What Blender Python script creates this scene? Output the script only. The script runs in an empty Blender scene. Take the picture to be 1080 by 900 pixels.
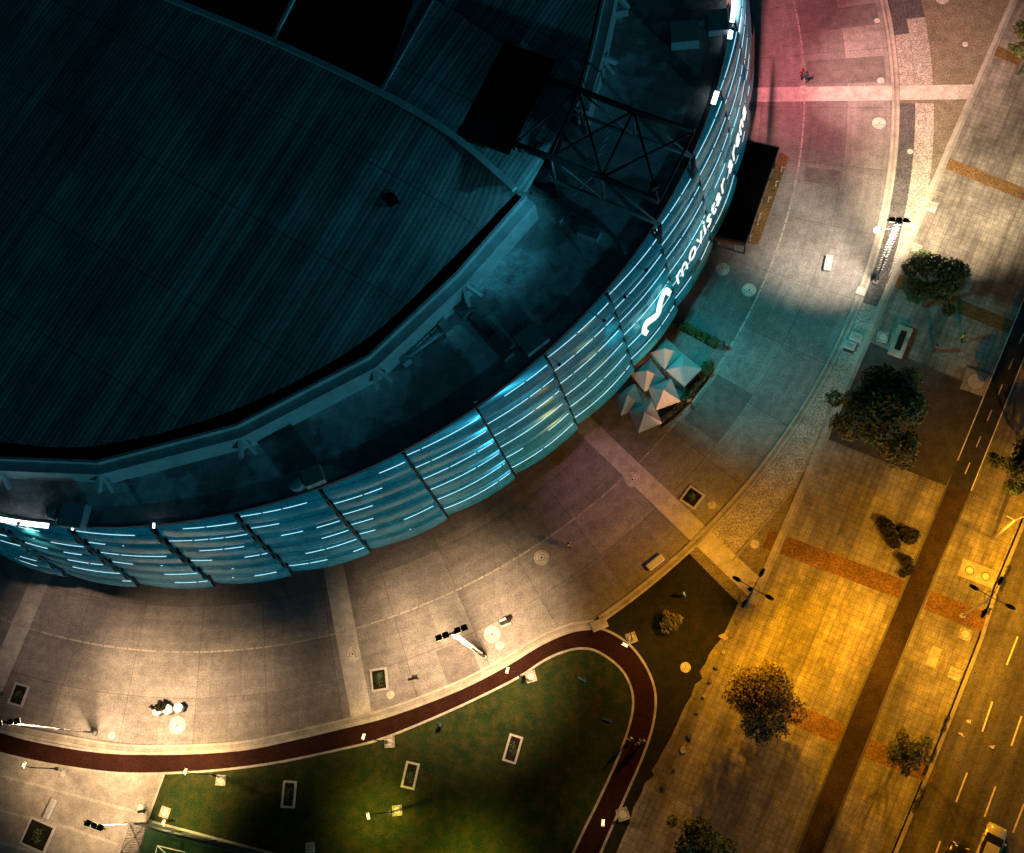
import bpy, bmesh, math, random
from mathutils import Vector, Matrix, noise as mnoise
from math import radians as RAD, sin, cos, pi, atan2, hypot, sqrt

rng = random.Random(7)
scn = bpy.context.scene
COL = scn.collection
H = 110.0
# ------------------------------------------------------------------ camera (a tilted drone camera 110 m up)
FPX, NX, NY = 1189.0, 713.8, 842.3          # focal length and the point straight below, in units of a 1080 wide frame
_d = Vector(((NX-540)/FPX, -(NY-450)/FPX, -1.0)).normalized()
_z = -_d
_x = Vector((1, 0, 0)); _x = (_x - _z*(_x @ _z)).normalized() if False else (_x - _z*_x.dot(_z)).normalized()
_y = _z.cross(_x)
ROT = Matrix((_x, _y, _z))                    # camera -> world
cam_d = bpy.data.cameras.new('camera'); cam = bpy.data.objects.new('camera', cam_d); COL.objects.link(cam)
cam_d.sensor_width = 36; cam_d.lens = FPX/1080*36; cam_d.clip_start = 1; cam_d.clip_end = 2000
cam.matrix_world = Matrix.Translation((0, 0, H)) @ ROT.to_4x4()
scn.camera = cam

def g(px, py, z=0.0):
    w = ROT @ Vector(((px-540)/FPX, -(py-450)/FPX, -1.0))
    t = (H-z)/-w.z
    return Vector((w.x*t, w.y*t, z))

CEN = Vector((-47.3, 78.87, 0))
R_DASH, R_KERB = 64.8, 73.9
def pol(r, th, z=0.0): return Vector((CEN.x+r*cos(th), CEN.y+r*sin(th), z))
def rt(px, py, z=0.0):
    v = g(px, py, z)-CEN
    return hypot(v.x, v.y), atan2(v.y, v.x)
def ang(px, py, z=0.0): return rt(px, py, z)[1]

# ------------------------------------------------------------------ materials
MATS = {}
def nt_new(name):
    m = bpy.data.materials.new(name); m.use_nodes = True
    return m, m.node_tree.nodes, m.node_tree.links, m.node_tree.nodes['Principled BSDF']
def N(nodes, t, **kw):
    n = nodes.new(t)
    for k, v in kw.items(): setattr(n, k, v)
    return n
def math_n(nodes, links, op, a, b=None, c=None):
    n = N(nodes, 'ShaderNodeMath', operation=op)
    for i, v in enumerate((a, b, c)):
        if v is None: continue
        if isinstance(v, (int, float)): n.inputs[i].default_value = v
        else: links.new(v, n.inputs[i])
    return n.outputs[0]
def mixc(nodes, links, f, a, b, blend='MIX'):
    n = N(nodes, 'ShaderNodeMix', data_type='RGBA', blend_type=blend)
    for i, v in ((0, f), (6, a), (7, b)):
        if isinstance(v, (int, float)): n.inputs[i].default_value = v
        elif isinstance(v, (tuple, list)): n.inputs[i].default_value = (*v[:3], 1)
        else: links.new(v, n.inputs[i])
    return n.outputs[2]
def ramp(nodes, links, fac, p0, c0, p1, c1):
    n = N(nodes, 'ShaderNodeValToRGB')
    e = n.color_ramp.elements
    e[0].position, e[1].position = p0, p1
    e[0].color = (*c0, 1) if isinstance(c0, tuple) else (c0, c0, c0, 1)
    e[1].color = (*c1, 1) if isinstance(c1, tuple) else (c1, c1, c1, 1)
    links.new(fac, n.inputs[0]); return n.outputs[0]
def noise(nodes, links, vec, scale, detail=3, rough=.55):
    n = N(nodes, 'ShaderNodeTexNoise'); n.inputs['Scale'].default_value = scale
    n.inputs['Detail'].default_value = detail; n.inputs['Roughness'].default_value = rough
    if vec is not None: links.new(vec, n.inputs['Vector'])
    return n.outputs['Fac']
def bump(nodes, links, b, h, strength=.3, dist=.02):
    n = N(nodes, 'ShaderNodeBump'); n.inputs['Strength'].default_value = strength; n.inputs['Distance'].default_value = dist
    links.new(h, n.inputs['Height']); links.new(n.outputs[0], b.inputs['Normal'])

def plain(name, col, rough=.7, metal=0.0, var=.18, scale=4.0, emit=None, es=0.0):
    if name in MATS: return MATS[name]
    m, n, l, b = nt_new(name)
    tc = N(n, 'ShaderNodeTexCoord')
    f = noise(n, l, tc.outputs['Object'], scale, 4)
    lo = tuple(c*(1-var) for c in col); hi = tuple(min(1, c*(1+var)) for c in col)
    l.new(ramp(n, l, f, .3, lo, .7, hi), b.inputs['Base Color'])
    b.inputs['Roughness'].default_value = rough; b.inputs['Metallic'].default_value = metal
    if emit: b.inputs['Emission Color'].default_value = (*emit, 1); b.inputs['Emission Strength'].default_value = es
    MATS[name] = m; return m

def ground_mat(name, col, speck=.35, blotch=.3, dirt=(.5, .5), fine=9.0, rough=.85, tint=None, bumpy=.4):
    """paving: big blotches, mid stains, and aggregate speckle"""
    if name in MATS: return MATS[name]
    m, n, l, b = nt_new(name)
    v = N(n, 'ShaderNodeTexCoord').outputs['Object']
    big = noise(n, l, v, .12, 5); mid = noise(n, l, v, .9, 6, .65); fin = noise(n, l, v, fine, 3, .8)
    c = ramp(n, l, big, .3, tuple(x*(1-blotch) for x in col), .7, tuple(x*(1+blotch) for x in (tint or col)))
    c = mixc(n, l, .8, c, ramp(n, l, mid, .34, .62, .62, 1.12), 'MULTIPLY')
    c = mixc(n, l, 1.0, c, ramp(n, l, fin, .38, 1-speck, .66, 1+speck), 'MULTIPLY')
    l.new(c, b.inputs['Base Color']); b.inputs['Roughness'].default_value = rough; b.inputs['Specular IOR Level'].default_value = .12
    bump(n, l, b, fin, bumpy, .02)
    MATS[name] = m; return m

def plaza_mat():
    m, n, l, b = nt_new('plaza concrete slabs')
    v = N(n, 'ShaderNodeTexCoord').outputs['Object']
    s = N(n, 'ShaderNodeVectorMath', operation='SUBTRACT'); l.new(v, s.inputs[0]); s.inputs[1].default_value = CEN
    x = N(n, 'ShaderNodeSeparateXYZ'); l.new(s.outputs[0], x.inputs[0])
    r = math_n(n, l, 'SQRT', math_n(n, l, 'ADD', math_n(n, l, 'MULTIPLY', x.outputs[0], x.outputs[0]), math_n(n, l, 'MULTIPLY', x.outputs[1], x.outputs[1])))
    th = math_n(n, l, 'ARCTAN2', x.outputs[1], x.outputs[0])
    cv = N(n, 'ShaderNodeCombineXYZ'); l.new(math_n(n, l, 'MULTIPLY', th, 66.0), cv.inputs[0])
    l.new(math_n(n, l, 'SUBTRACT', r, 50.95), cv.inputs[1])
    br = N(n, 'ShaderNodeTexBrick'); l.new(cv.outputs[0], br.inputs['Vector'])
    br.offset = .0; br.squash = 1
    for k, q in (('Scale', 1.0), ('Mortar Size', .032), ('Mortar Smooth', .25), ('Bias', 0.0), ('Brick Width', 6.9), ('Row Height', 4.6)): br.inputs[k].default_value = q
    br.inputs['Color1'].default_value = (.27, .25, .245, 1); br.inputs['Color2'].default_value = (.37, .35, .34, 1); br.inputs['Mortar'].default_value = (.17, .16, .155, 1)
    br2 = N(n, 'ShaderNodeTexBrick'); l.new(cv.outputs[0], br2.inputs['Vector']); br2.offset = .37
    for k, q in (('Scale', 1.0), ('Mortar Size', .0), ('Brick Width', 3.3), ('Row Height', 4.6)): br2.inputs[k].default_value = q
    br2.inputs['Color1'].default_value = (.80, .80, .80, 1); br2.inputs['Color2'].default_value = (1.1, 1.1, 1.1, 1); br2.inputs['Mortar'].default_value = (1, 1, 1, 1)
    big = noise(n, l, v, .16, 6, .6); mid = noise(n, l, v, 1.2, 7, .7); fin = noise(n, l, v, 7.0, 3, .85)
    c = mixc(n, l, .75, br.outputs['Color'], br2.outputs['Color'], 'MULTIPLY')
    c = mixc(n, l, .9, c, ramp(n, l, big, .32, .70, .66, 1.15), 'MULTIPLY')
    c = mixc(n, l, .8, c, ramp(n, l, mid, .34, .66, .64, 1.14), 'MULTIPLY')
    c = mixc(n, l, 1.0, c, ramp(n, l, fin, .36, .62, .66, 1.38), 'MULTIPLY')
    # tracks worn along the ring
    cv2 = N(n, 'ShaderNodeCombineXYZ'); l.new(math_n(n, l, 'MULTIPLY', th, 5.0), cv2.inputs[0]); l.new(math_n(n, l, 'MULTIPLY', r, 1.3), cv2.inputs[1])
    trk = noise(n, l, cv2.outputs[0], 1.0, 5, .6)
    c = mixc(n, l, .6, c, ramp(n, l, trk, .35, .74, .62, 1.1), 'MULTIPLY')
    l.new(c, b.inputs['Base Color']); b.inputs['Roughness'].default_value = .72; b.inputs['Specular IOR Level'].default_value = .2
    bump(n, l, b, mid, .35, .02)
    return m

DIAG0, DIAG1 = g(1066, 0), g(790, 636)
DIR_D = (DIAG1-DIAG0).normalized(); PERP_D = Vector((-DIR_D.y, DIR_D.x, 0))   # PERP_D points to the right of the picture
DANG = atan2(DIR_D.y, DIR_D.x)
def tile_mat():
    m, n, l, b = nt_new('esplanade square pavers')
    v0 = N(n, 'ShaderNodeTexCoord').outputs['Object']
    mp = N(n, 'ShaderNodeMapping', vector_type='TEXTURE'); l.new(v0, mp.inputs[0]); mp.inputs['Rotation'].default_value = (0, 0, DANG); mp.inputs['Location'].default_value = DIAG0
    v = mp.outputs[0]
    br = N(n, 'ShaderNodeTexBrick'); l.new(v, br.inputs['Vector']); br.offset = 0; br.squash = 1
    for k, q in (('Scale', 1.0), ('Mortar Size', .028), ('Mortar Smooth', .4), ('Bias', 0.0), ('Brick Width', .56), ('Row Height', .56)): br.inputs[k].default_value = q
    br.inputs['Color1'].default_value = (.27, .255, .235, 1); br.inputs['Color2'].default_value = (.35, .33, .305, 1); br.inputs['Mortar'].default_value = (.175, .165, .15, 1)
    # lanes of finer and coarser pavers running along the esplanade
    sp = N(n, 'ShaderNodeSeparateXYZ'); l.new(v, sp.inputs[0])
    lane = N(n, 'ShaderNodeCombineXYZ'); l.new(sp.outputs[1], lane.inputs[1])
    ln = N(n, 'ShaderNodeTexWhiteNoise', noise_dimensions='1D'); l.new(math_n(n, l, 'FLOOR', math_n(n, l, 'DIVIDE', sp.outputs[1], 3.36)), ln.inputs['W'])
    big = noise(n, l, v0, .10, 6, .65); mid = noise(n, l, v0, .6, 7, .7); fin = noise(n, l, v0, 8.0, 3, .8)
    c = mixc(n, l, 1.0, br.outputs['Color'], ramp(n, l, ln.outputs['Value'], .1, (.82, .80, .80), .9, (1.1, 1.08, 1.02)), 'MULTIPLY')
    st = N(n, 'ShaderNodeCombineXYZ'); l.new(math_n(n, l, 'MULTIPLY', sp.outputs[0], .10), st.inputs[0]); l.new(sp.outputs[1], st.inputs[1])
    streak = noise(n, l, st.outputs[0], .55, 6, .65)
    c = mixc(n, l, .9, c, ramp(n, l, streak, .36, .50, .58, 1.12), 'MULTIPLY')
    c = mixc(n, l, .85, c, ramp(n, l, big, .34, .60, .6, 1.12), 'MULTIPLY')
    c = mixc(n, l, .8, c, ramp(n, l, mid, .36, .6, .62, 1.12), 'MULTIPLY')
    c = mixc(n, l, 1.0, c, ramp(n, l, fin, .36, .7, .66, 1.3), 'MULTIPLY')
    l.new(c, b.inputs['Base Color']); b.inputs['Roughness'].default_value = .8; b.inputs['Specular IOR Level'].default_value = .15
    bump(n, l, b, br.outputs['Fac'], -.4, .02)
    return m

def grass_mat(name, a, bcol, dry):
    m, n, l, b = nt_new(name)
    v = N(n, 'ShaderNodeTexCoord').outputs['Object']
    big = noise(n, l, v, .14, 6, .6); mid = noise(n, l, v, .9, 7, .7); fin = noise(n, l, v, 8, 4, .8)
    c = ramp(n, l, big, .35, a, .65, bcol)
    c = mixc(n, l, ramp(n, l, mid, .44, 0.0, .66, .6), c, dry)
    c = mixc(n, l, 1.0, c, ramp(n, l, fin, .3, .4, .7, 1.6), 'MULTIPLY')
    l.new(c, b.inputs['Base Color']); b.inputs['Roughness'].default_value = .95; b.inputs['Specular IOR Level'].default_value = .1
    bump(n, l, b, fin, .8, .05)
    return m

def roof_mat(name, base, pitch, dirv, dark=.55):
    """profiled roof sheet: ribs run down the slope, sheets vary in tone"""
    m, n, l, b = nt_new(name)
    v0 = N(n, 'ShaderNodeTexCoord').outputs['Object']
    mp = N(n, 'ShaderNodeMapping', vector_type='TEXTURE'); l.new(v0, mp.inputs[0]); mp.inputs['Rotation'].default_value = (0, 0, atan2(dirv.y, dirv.x))
    sp = N(n, 'ShaderNodeSeparateXYZ'); l.new(mp.outputs[0], sp.inputs[0])
    wv = math_n(n, l, 'SINE', math_n(n, l, 'MULTIPLY', sp.outputs[1], 2*pi/pitch))
    w01 = math_n(n, l, 'MULTIPLY_ADD', wv, .5, .5)
    wn = N(n, 'ShaderNodeTexWhiteNoise', noise_dimensions='1D'); l.new(math_n(n, l, 'FLOOR', math_n(n, l, 'DIVIDE', sp.outputs[1], 1.9)), wn.inputs['W'])
    st = N(n, 'ShaderNodeCombineXYZ'); l.new(math_n(n, l, 'MULTIPLY', sp.outputs[0], .05), st.inputs[0]); l.new(sp.outputs[1], st.inputs[1])
    streak = noise(n, l, st.outputs[0], 1.1, 5, .6); fin = noise(n, l, v0, 5, 4, .8)
    c = mixc(n, l, 1.0, (*base, 1), ramp(n, l, w01, .1, dark, .8, 1.1), 'MULTIPLY')
    c = mixc(n, l, 1.0, c, ramp(n, l, wn.outputs['Value'], 0, .72, 1, 1.15), 'MULTIPLY')
    c = mixc(n, l, .9, c, ramp(n, l, streak, .35, .5, .65, 1.2), 'MULTIPLY')
    c = mixc(n, l, .8, c, ramp(n, l, fin, .35, .6, .65, 1.3), 'MULTIPLY')
    lap = math_n(n, l, 'LESS_THAN', math_n(n, l, 'FRACT', math_n(n, l, 'DIVIDE', sp.outputs[0], 9.3)), .018)
    c = mixc(n, l, math_n(n, l, 'MULTIPLY', lap, .45), c, (.02, .02, .02))
    stn = noise(n, l, v0, .13, 6, .65)
    c = mixc(n, l, .55, c, ramp(n, l, stn, .40, .45, .60, 1.25), 'MULTIPLY')
    l.new(c, b.inputs['Base Color']); b.inputs['Roughness'].default_value = .6
    bump(n, l, b, w01, .12, .05)
    return m

def deck_mat():
    m, n, l, b = nt_new('stained roof membrane')
    v = N(n, 'ShaderNodeTexCoord').outputs['Object']
    big = noise(n, l, v, .17, 6, .6); mid = noise(n, l, v, .7, 6, .6); fin = noise(n, l, v, 6, 4, .8)
    c = ramp(n, l, big, .47, (.25, .26, .26), .53, (.56, .58, .58))
    c = mixc(n, l, .7, c, ramp(n, l, mid, .4, .65, .6, 1.15), 'MULTIPLY')
    c = mixc(n, l, .8, c, ramp(n, l, fin, .35, .6, .65, 1.35), 'MULTIPLY')
    l.new(c, b.inputs['Base Color']); b.inputs['Roughness'].default_value = .75
    return m

def facade_mat():
    m, n, l, b = nt_new('teal facade membrane')
    v = N(n, 'ShaderNodeTexCoord').outputs['Object']
    mid = noise(n, l, v, .35, 5, .6); fin = noise(n, l, v, 3.0, 4, .7)
    c = ramp(n, l, mid, .35, (.025, .34, .44), .65, (.055, .54, .66))
    c = mixc(n, l, .8, c, ramp(n, l, fin, .35, .7, .65, 1.2), 'MULTIPLY')
    l.new(c, b.inputs['Base Color']); b.inputs['Roughness'].default_value = .24; b.inputs['Metallic'].default_value = .15; b.inputs['Specular IOR Level'].default_value = .7
    return m

def leaf_mats(key, cols):
    out = []
    for i, c in enumerate(cols):
        k = 1.0 if key in ('dusk', 'pale', 'amber') else 1.7
        out.append(plain(f'{key} leaf {"abcd"[i]}', tuple(x*k for x in c), .65, 0, .35, 1.5))
    return out

M_PLAZA, M_TILE, M_DECK, M_FAC = plaza_mat(), tile_mat(), deck_mat(), facade_mat()
M_GROUND = ground_mat('dark earth and tarmac', (.06, .055, .05))
M_KERB = ground_mat('pale kerb concrete', (.46, .43, .385), .2, .15)
M_KERB2 = ground_mat('grooved kerb concrete', (.36, .34, .30), .25, .15)
M_BAND = ground_mat('pale paving band', (.60, .57, .53), .3, .15)
M_SPECK = ground_mat('speckled granite paving', (.46, .43, .39), .6, .12, fine=5)
M_DARKSTRIP = ground_mat('charcoal granite paving', (.12, .115, .12), .5, .12, fine=5)
M_AGG = ground_mat('exposed aggregate paving', (.25, .22, .16), .5, .12, fine=6)
M_RUST = ground_mat('rust red clay pavers', (.215, .128, .052), .5, .2, fine=5)
M_ASPH = ground_mat('worn asphalt drive', (.075, .07, .066), .4, .25)
M_CYC = ground_mat('dark cycle lane asphalt', (.045, .043, .045), .35, .2)
M_CYC2 = ground_mat('brown cycle lane concrete', (.045, .030, .018), .5, .5)
def road_mat():
    m, n, l, b = nt_new('worn avenue asphalt')
    v0 = N(n, 'ShaderNodeTexCoord').outputs['Object']
    mp = N(n, 'ShaderNodeMapping', vector_type='TEXTURE'); l.new(v0, mp.inputs[0]); mp.inputs['Rotation'].default_value = (0, 0, DANG)
    sp = N(n, 'ShaderNodeSeparateXYZ'); l.new(mp.outputs[0], sp.inputs[0])
    st = N(n, 'ShaderNodeCombineXYZ'); l.new(math_n(n, l, 'MULTIPLY', sp.outputs[0], .035), st.inputs[0]); l.new(sp.outputs[1], st.inputs[1])
    trk = noise(n, l, st.outputs[0], .75, 6, .65); big = noise(n, l, v0, .2, 6, .6); mid = noise(n, l, v0, 1.4, 7, .7); fin = noise(n, l, v0, 7, 3, .85)
    c = ramp(n, l, trk, .34, (.075, .068, .06), .64, (.155, .14, .12))
    c = mixc(n, l, .8, c, ramp(n, l, big, .35, .7, .65, 1.15), 'MULTIPLY')
    c = mixc(n, l, .8, c, ramp(n, l, mid, .34, .62, .6, 1.12), 'MULTIPLY')
    c = mixc(n, l, 1.0, c, ramp(n, l, fin, .36, .62, .66, 1.38), 'MULTIPLY')
    l.new(c, b.inputs['Base Color']); b.inputs['Roughness'].default_value = .8; b.inputs['Specular IOR Level'].default_value = .2
    return m
M_ROAD = road_mat()
M_PATH = ground_mat('oxblood running path', (.030, .0085, .0045), .5, .2, fine=6)
M_YARD = ground_mat('yard concrete', (.38, .35, .31), .3, .25)
M_LAWN = grass_mat('mown lawn', (.012, .026, .008), (.026, .044, .012), (.075, .058, .014))
M_LAWN2 = grass_mat('worn lawn', (.012, .014, .007), (.020, .021, .009), (.035, .028, .013))
M_COURT = ground_mat('green court turf', (.018, .05, .022), .4, .2)
M_WHITE = plain('white road paint', (.78, .76, .70), .6, 0, .25, 2)
M_YELLOW = plain('worn lane paint', (.74, .66, .46), .6, 0, .3, 3)
M_DASHLINE = ground_mat('pale inlaid line', (.50, .47, .42), .3, .2)
M_MANHOLE = ground_mat('cast concrete cover', (.44, .42, .38), .3, .1, fine=6)
M_COVER = ground_mat('bleached cover ring', (.74, .71, .65), .25, .1, fine=6)
M_IRON = plain('cast iron', (.10, .095, .09), .6, .3)
M_DARK = plain('black coated steel', (.012, .013, .015), .5, .2)
M_STEEL = plain('galvanised steel', (.46, .46, .45), .45, .6)
M_GREYP = plain('grey painted pole', (.17, .175, .175), .5, .2)
M_WHITEP = plain('white painted steel', (.50, .50, .48), .45, .1)
M_BLACK = plain('matt black roofing', (.003, .0035, .004), 1.0); M_BLACK.node_tree.nodes['Principled BSDF'].inputs['Specular IOR Level'].default_value = .05
M_RUBBLE = ground_mat('broken concrete slab', (.42, .38, .33), .3, .2)
M_CONC = plain('precast concrete', (.55, .53, .50), .8)
M_SOIL = ground_mat('dark soil', (.022, .018, .012), .6, .2, fine=5)
M_BARK = plain('tree bark', (.10, .075, .05), .9, 0, .3, 6)

# ------------------------------------------------------------------ mesh builder
class MB:
    def __init__(s): s.v = []; s.f = []; s.m = []; s.sm = []
    def add(s, vs, fs, mi=0, smooth=False):
        o = len(s.v); s.v += [tuple(v) for v in vs]
        for f in fs: s.f.append(tuple(o+i for i in f)); s.m.append(mi); s.sm.append(smooth)
        return s
    def box(s, c, size, rz=0.0, mi=0, mat=None):
        hx, hy, hz = size[0]/2, size[1]/2, size[2]/2
        R = mat or Matrix.Rotation(rz, 3, 'Z'); c = Vector(c)
        vs = [c+R@Vector((x*hx, y*hy, z*hz)) for z in (-1, 1) for y in (-1, 1) for x in (-1, 1)]
        return s.add(vs, [(0, 2, 3, 1), (4, 5, 7, 6), (0, 1, 5, 4), (2, 6, 7, 3), (0, 4, 6, 2), (1, 3, 7, 5)], mi)
    def bar(s, p0, p1, w, h=None, mi=0):
        p0, p1 = Vector(p0), Vector(p1); d = p1-p0
        q = d.to_track_quat('X', 'Z').to_matrix()
        return s.box((p0+p1)/2, (d.length, w, h or w), mi=mi, mat=q)
    def tube(s, pts, rad, n=8, mi=0, cap=True):
        pts = [Vector(p) for p in pts]
        if isinstance(rad, (int, float)): rad = [rad]*len(pts)
        vs = []; fs = []
        for i, p in enumerate(pts):
            d = (pts[min(i+1, len(pts)-1)]-pts[max(i-1, 0)]).normalized()
            q = d.to_track_quat('Z', 'X').to_matrix()
            for k in range(n): vs.append(p+q@Vector((rad[i]*cos(2*pi*k/n), rad[i]*sin(2*pi*k/n), 0)))
        for i in range(len(pts)-1):
            for k in range(n):
                a, b_ = i*n+k, i*n+(k+1) % n
                fs.append((a, b_, b_+n, a+n))
        o = len(s.v)
        s.add(vs, fs, mi, True)
        if cap:
            s.f += [tuple(o+k for k in reversed(range(n))), tuple(o+(len(pts)-1)*n+k for k in range(n))]
            s.m += [mi, mi]; s.sm += [False, False]
        return s
    def lathe(s, prof, n=24, c=(0, 0, 0), mi=0, smooth=True, squash=1.0):
        c = Vector(c); vs = []; fs = []
        for r, z in prof:
            for k in range(n): vs.append(c+Vector((r*cos(2*pi*k/n), r*sin(2*pi*k/n)*squash, z)))
        for i in range(len(prof)-1):
            for k in range(n):
                a, b_ = i*n+k, i*n+(k+1) % n
                fs.append((a, b_, b_+n, a+n))
        s.add(vs, fs, mi, smooth)
        return s
    def disc(s, r, z, n=24, c=(0, 0, 0), mi=0, r0=0.0):
        c = Vector(c)
        if r0 <= 0: return s.add([c+Vector((r*cos(2*pi*k/n), r*sin(2*pi*k/n), z)) for k in range(n)], [tuple(range(n))], mi)
        vs = [c+Vector((q*cos(2*pi*k/n), q*sin(2*pi*k/n), z)) for q in (r0, r) for k in range(n)]
        return s.add(vs, [(k, n+k, n+(k+1) % n, (k+1) % n) for k in range(n)], mi)
    def prism(s, pts, z0, z1, mi=0):
        n = len(pts); vs = [Vector((p[0], p[1], z0)) for p in pts]+[Vector((p[0], p[1], z1)) for p in pts]
        a = sum(pts[i][0]*pts[(i+1) % n][1]-pts[(i+1) % n][0]*pts[i][1] for i in range(n))
        top = tuple(range(n, 2*n)); bot = tuple(reversed(range(n)))
        sd = [(i, (i+1) % n, n+(i+1) % n, n+i) for i in range(n)]
        if a < 0: top = top[::-1]; bot = bot[::-1]; sd = [f[::-1] for f in sd]
        return s.add(vs, [top, bot]+sd, mi)
    def build(s, name, mats, parent=None, loc=None, bev=0.0):
        me = bpy.data.meshes.new(name); me.from_pydata(s.v, [], s.f)
        for m in (mats if isinstance(mats, (list, tuple)) else [mats]): me.materials.append(m)
        me.polygons.foreach_set('material_index', s.m); me.polygons.foreach_set('use_smooth', s.sm)
        me.update()
        o = bpy.data.objects.new(name, me); COL.objects.link(o)
        if parent: o.parent = parent
        if loc is not None: o.location = loc
        if bev:
            bm = bmesh.new(); bm.from_mesh(me)
            bmesh.ops.bevel(bm, geom=bm.edges[:], offset=bev, segments=1, affect='EDGES', profile=.5)
            bm.to_mesh(me); bm.free()
        return o

def tag(o, label, cat, group=None, kind=None):
    o['label'] = label; o['category'] = cat
    if group: o['group'] = group
    if kind: o['kind'] = kind
    return o
def thing(name, label, cat, loc=(0, 0, 0), rz=0.0, group=None):
    o = bpy.data.objects.new(name, None); COL.objects.link(o); o.empty_display_size = .3
    o.location = loc; o.rotation_euler = (0, 0, rz)
    return tag(o, label, cat, group)
def dup(root, loc, rz, label, scale=1.0):
    r = root.copy(); COL.objects.link(r); r.location = loc; r.rotation_euler = (0, 0, rz); r['label'] = label; r.scale = (scale,)*3
    for ch in list(root.children):
        c = ch.copy(); COL.objects.link(c); c.parent = r
        for gch in list(ch.children):
            d = gch.copy(); COL.objects.link(d); d.parent = c
    return r
def struct(o, label, cat): return tag(o, label, cat, kind='structure')

def cat_rom(pts, sub=8):
    P = [Vector(p) for p in pts]; out = []
    for i in range(len(P)-1):
        p0, p1, p2, p3 = P[max(i-1, 0)], P[i], P[i+1], P[min(i+2, len(P)-1)]
        for k in range(sub):
            t = k/sub
            out.append(.5*((2*p1)+(p2-p0)*t+(2*p0-5*p1+4*p2-p3)*t*t+(3*p1-p0-3*p2+p3)*t**3))
    out.append(P[-1]); return out
def px(pts, z=0.0): return [g(x, y, z) for x, y in pts]
def sheet(name, pts, z, mat, parent=None):
    bm = bmesh.new(); vs = [bm.verts.new((p[0], p[1], z)) for p in pts]; f = bm.faces.new(vs)
    f.normal_update()
    if f.normal.z < 0: f.normal_flip()
    bmesh.ops.triangulate(bm, faces=[f], ngon_method='EAR_CLIP')
    me = bpy.data.meshes.new(name); bm.to_mesh(me); bm.free(); me.materials.append(mat)
    o = bpy.data.objects.new(name, me); COL.objects.link(o)
    if parent: o.parent = parent
    return o
def ribbon_mb(mb, pts, w0, w1, z0, z1, mi=0):
    """solid strip along pts, from offset w0 to w1 to the left of travel"""
    n = len(pts); L = []
    for i in range(n):
        d = (pts[min(i+1, n-1)]-pts[max(i-1, 0)]); d.z = 0; d.normalize(); nn = Vector((-d.y, d.x, 0))
        a, b_ = pts[i]+nn*w0, pts[i]+nn*w1
        L += [(a.x, a.y, z0), (a.x, a.y, z1), (b_.x, b_.y, z1), (b_.x, b_.y, z0)]
    F = []
    for i in range(n-1):
        for k in range(3):
            a = i*4+k; F.append((a, a+4, a+5, a+1))
    F += [(0, 1, 2, 3), ((n-1)*4+3, (n-1)*4+2, (n-1)*4+1, (n-1)*4)]
    mb.add(L, F, mi); return mb
def arc(r, t0, t1, n=64, z=0.0): return [pol(r, t0+(t1-t0)*i/n, z) for i in range(n+1)]
def ann(mb, r0, r1, t0, t1, z, n=64, mi=0):
    vs = [pol(r, t0+(t1-t0)*i/n, z) for i in range(n+1) for r in (r0, r1)]
    return mb.add(vs, [(2*i, 2*i+1, 2*i+3, 2*i+2) for i in range(n)], mi)
def quadstrip(name, A, B, z, mat):
    mb = MB(); n = len(A)
    vs = [(p.x, p.y, z) for ab in zip(A, B) for p in ab]
    mb.add(vs, [(2*i, 2*i+1, 2*i+3, 2*i+2) for i in range(n-1)])
    o = mb.build(name, mat)
    me = o.data
    if me.polygons[0].normal.z < 0: me.flip_normals()
    return o

# ------------------------------------------------------------------ ground
struct(sheet('ground', [(-400, -400, 0), (400, -400, 0), (400, 400, 0), (-400, 400, 0)], -.03, M_GROUND), 'dark bare ground under and beyond all paving', 'ground')
mb = MB(); ann(mb, 30, R_KERB+.2, 0, 2*pi, .004, 240)
struct(mb.build('plaza', M_PLAZA), 'ring of concrete slabs around the arena', 'plaza')

T_TOP = ang(930, -60); T_B3 = ang(735, 575); T_B4 = ang(900, 99)
# aggregate field between the ring and the diagonal kerb
ag = arc(R_KERB+.1, T_TOP+.25, T_B3-.02, 60)+[g(795, 650), DIAG1]+[DIAG0, g(1140, -160)]
struct(sheet('aggregate_paving', ag, 0.0, M_AGG), 'brown exposed aggregate paving between plaza ring and diagonal kerb', 'paving')

# esplanade
ROADK = px([(1180, 305), (1080, 545), (1048, 623), (1033, 673), (1007, 740), (975, 820), (943, 897), (905, 990)])
ragged = px([(790, 636), (779, 636), (770, 655), (764, 668), (762, 672), (753, 683), (748, 690), (744, 700), (738, 708), (741, 716), (733, 722), (729, 735), (724, 742), (719, 752), (714, 764), (708, 777), (700, 791), (694, 803), (687, 813), (690, 818), (680, 826), (676, 838), (668, 852), (664, 868), (657, 883), (650, 900), (622, 960), (600, 1000)])
esp = [DIAG0+(DIAG0-DIAG1).normalized()*18]+[DIAG0, DIAG1]+ragged[1:]+list(reversed(ROADK))
struct(sheet('esplanade', esp, .012, M_TILE), 'wide esplanade of small square pavers right of the diagonal kerb', 'paving')
struct(sheet('avenue', [ROADK[0]]+ROADK[1:]+[g(1300, 1000), g(1400, 300)], .006, M_ROAD), 'sodium lit asphalt avenue in the lower right corner', 'road')

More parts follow.
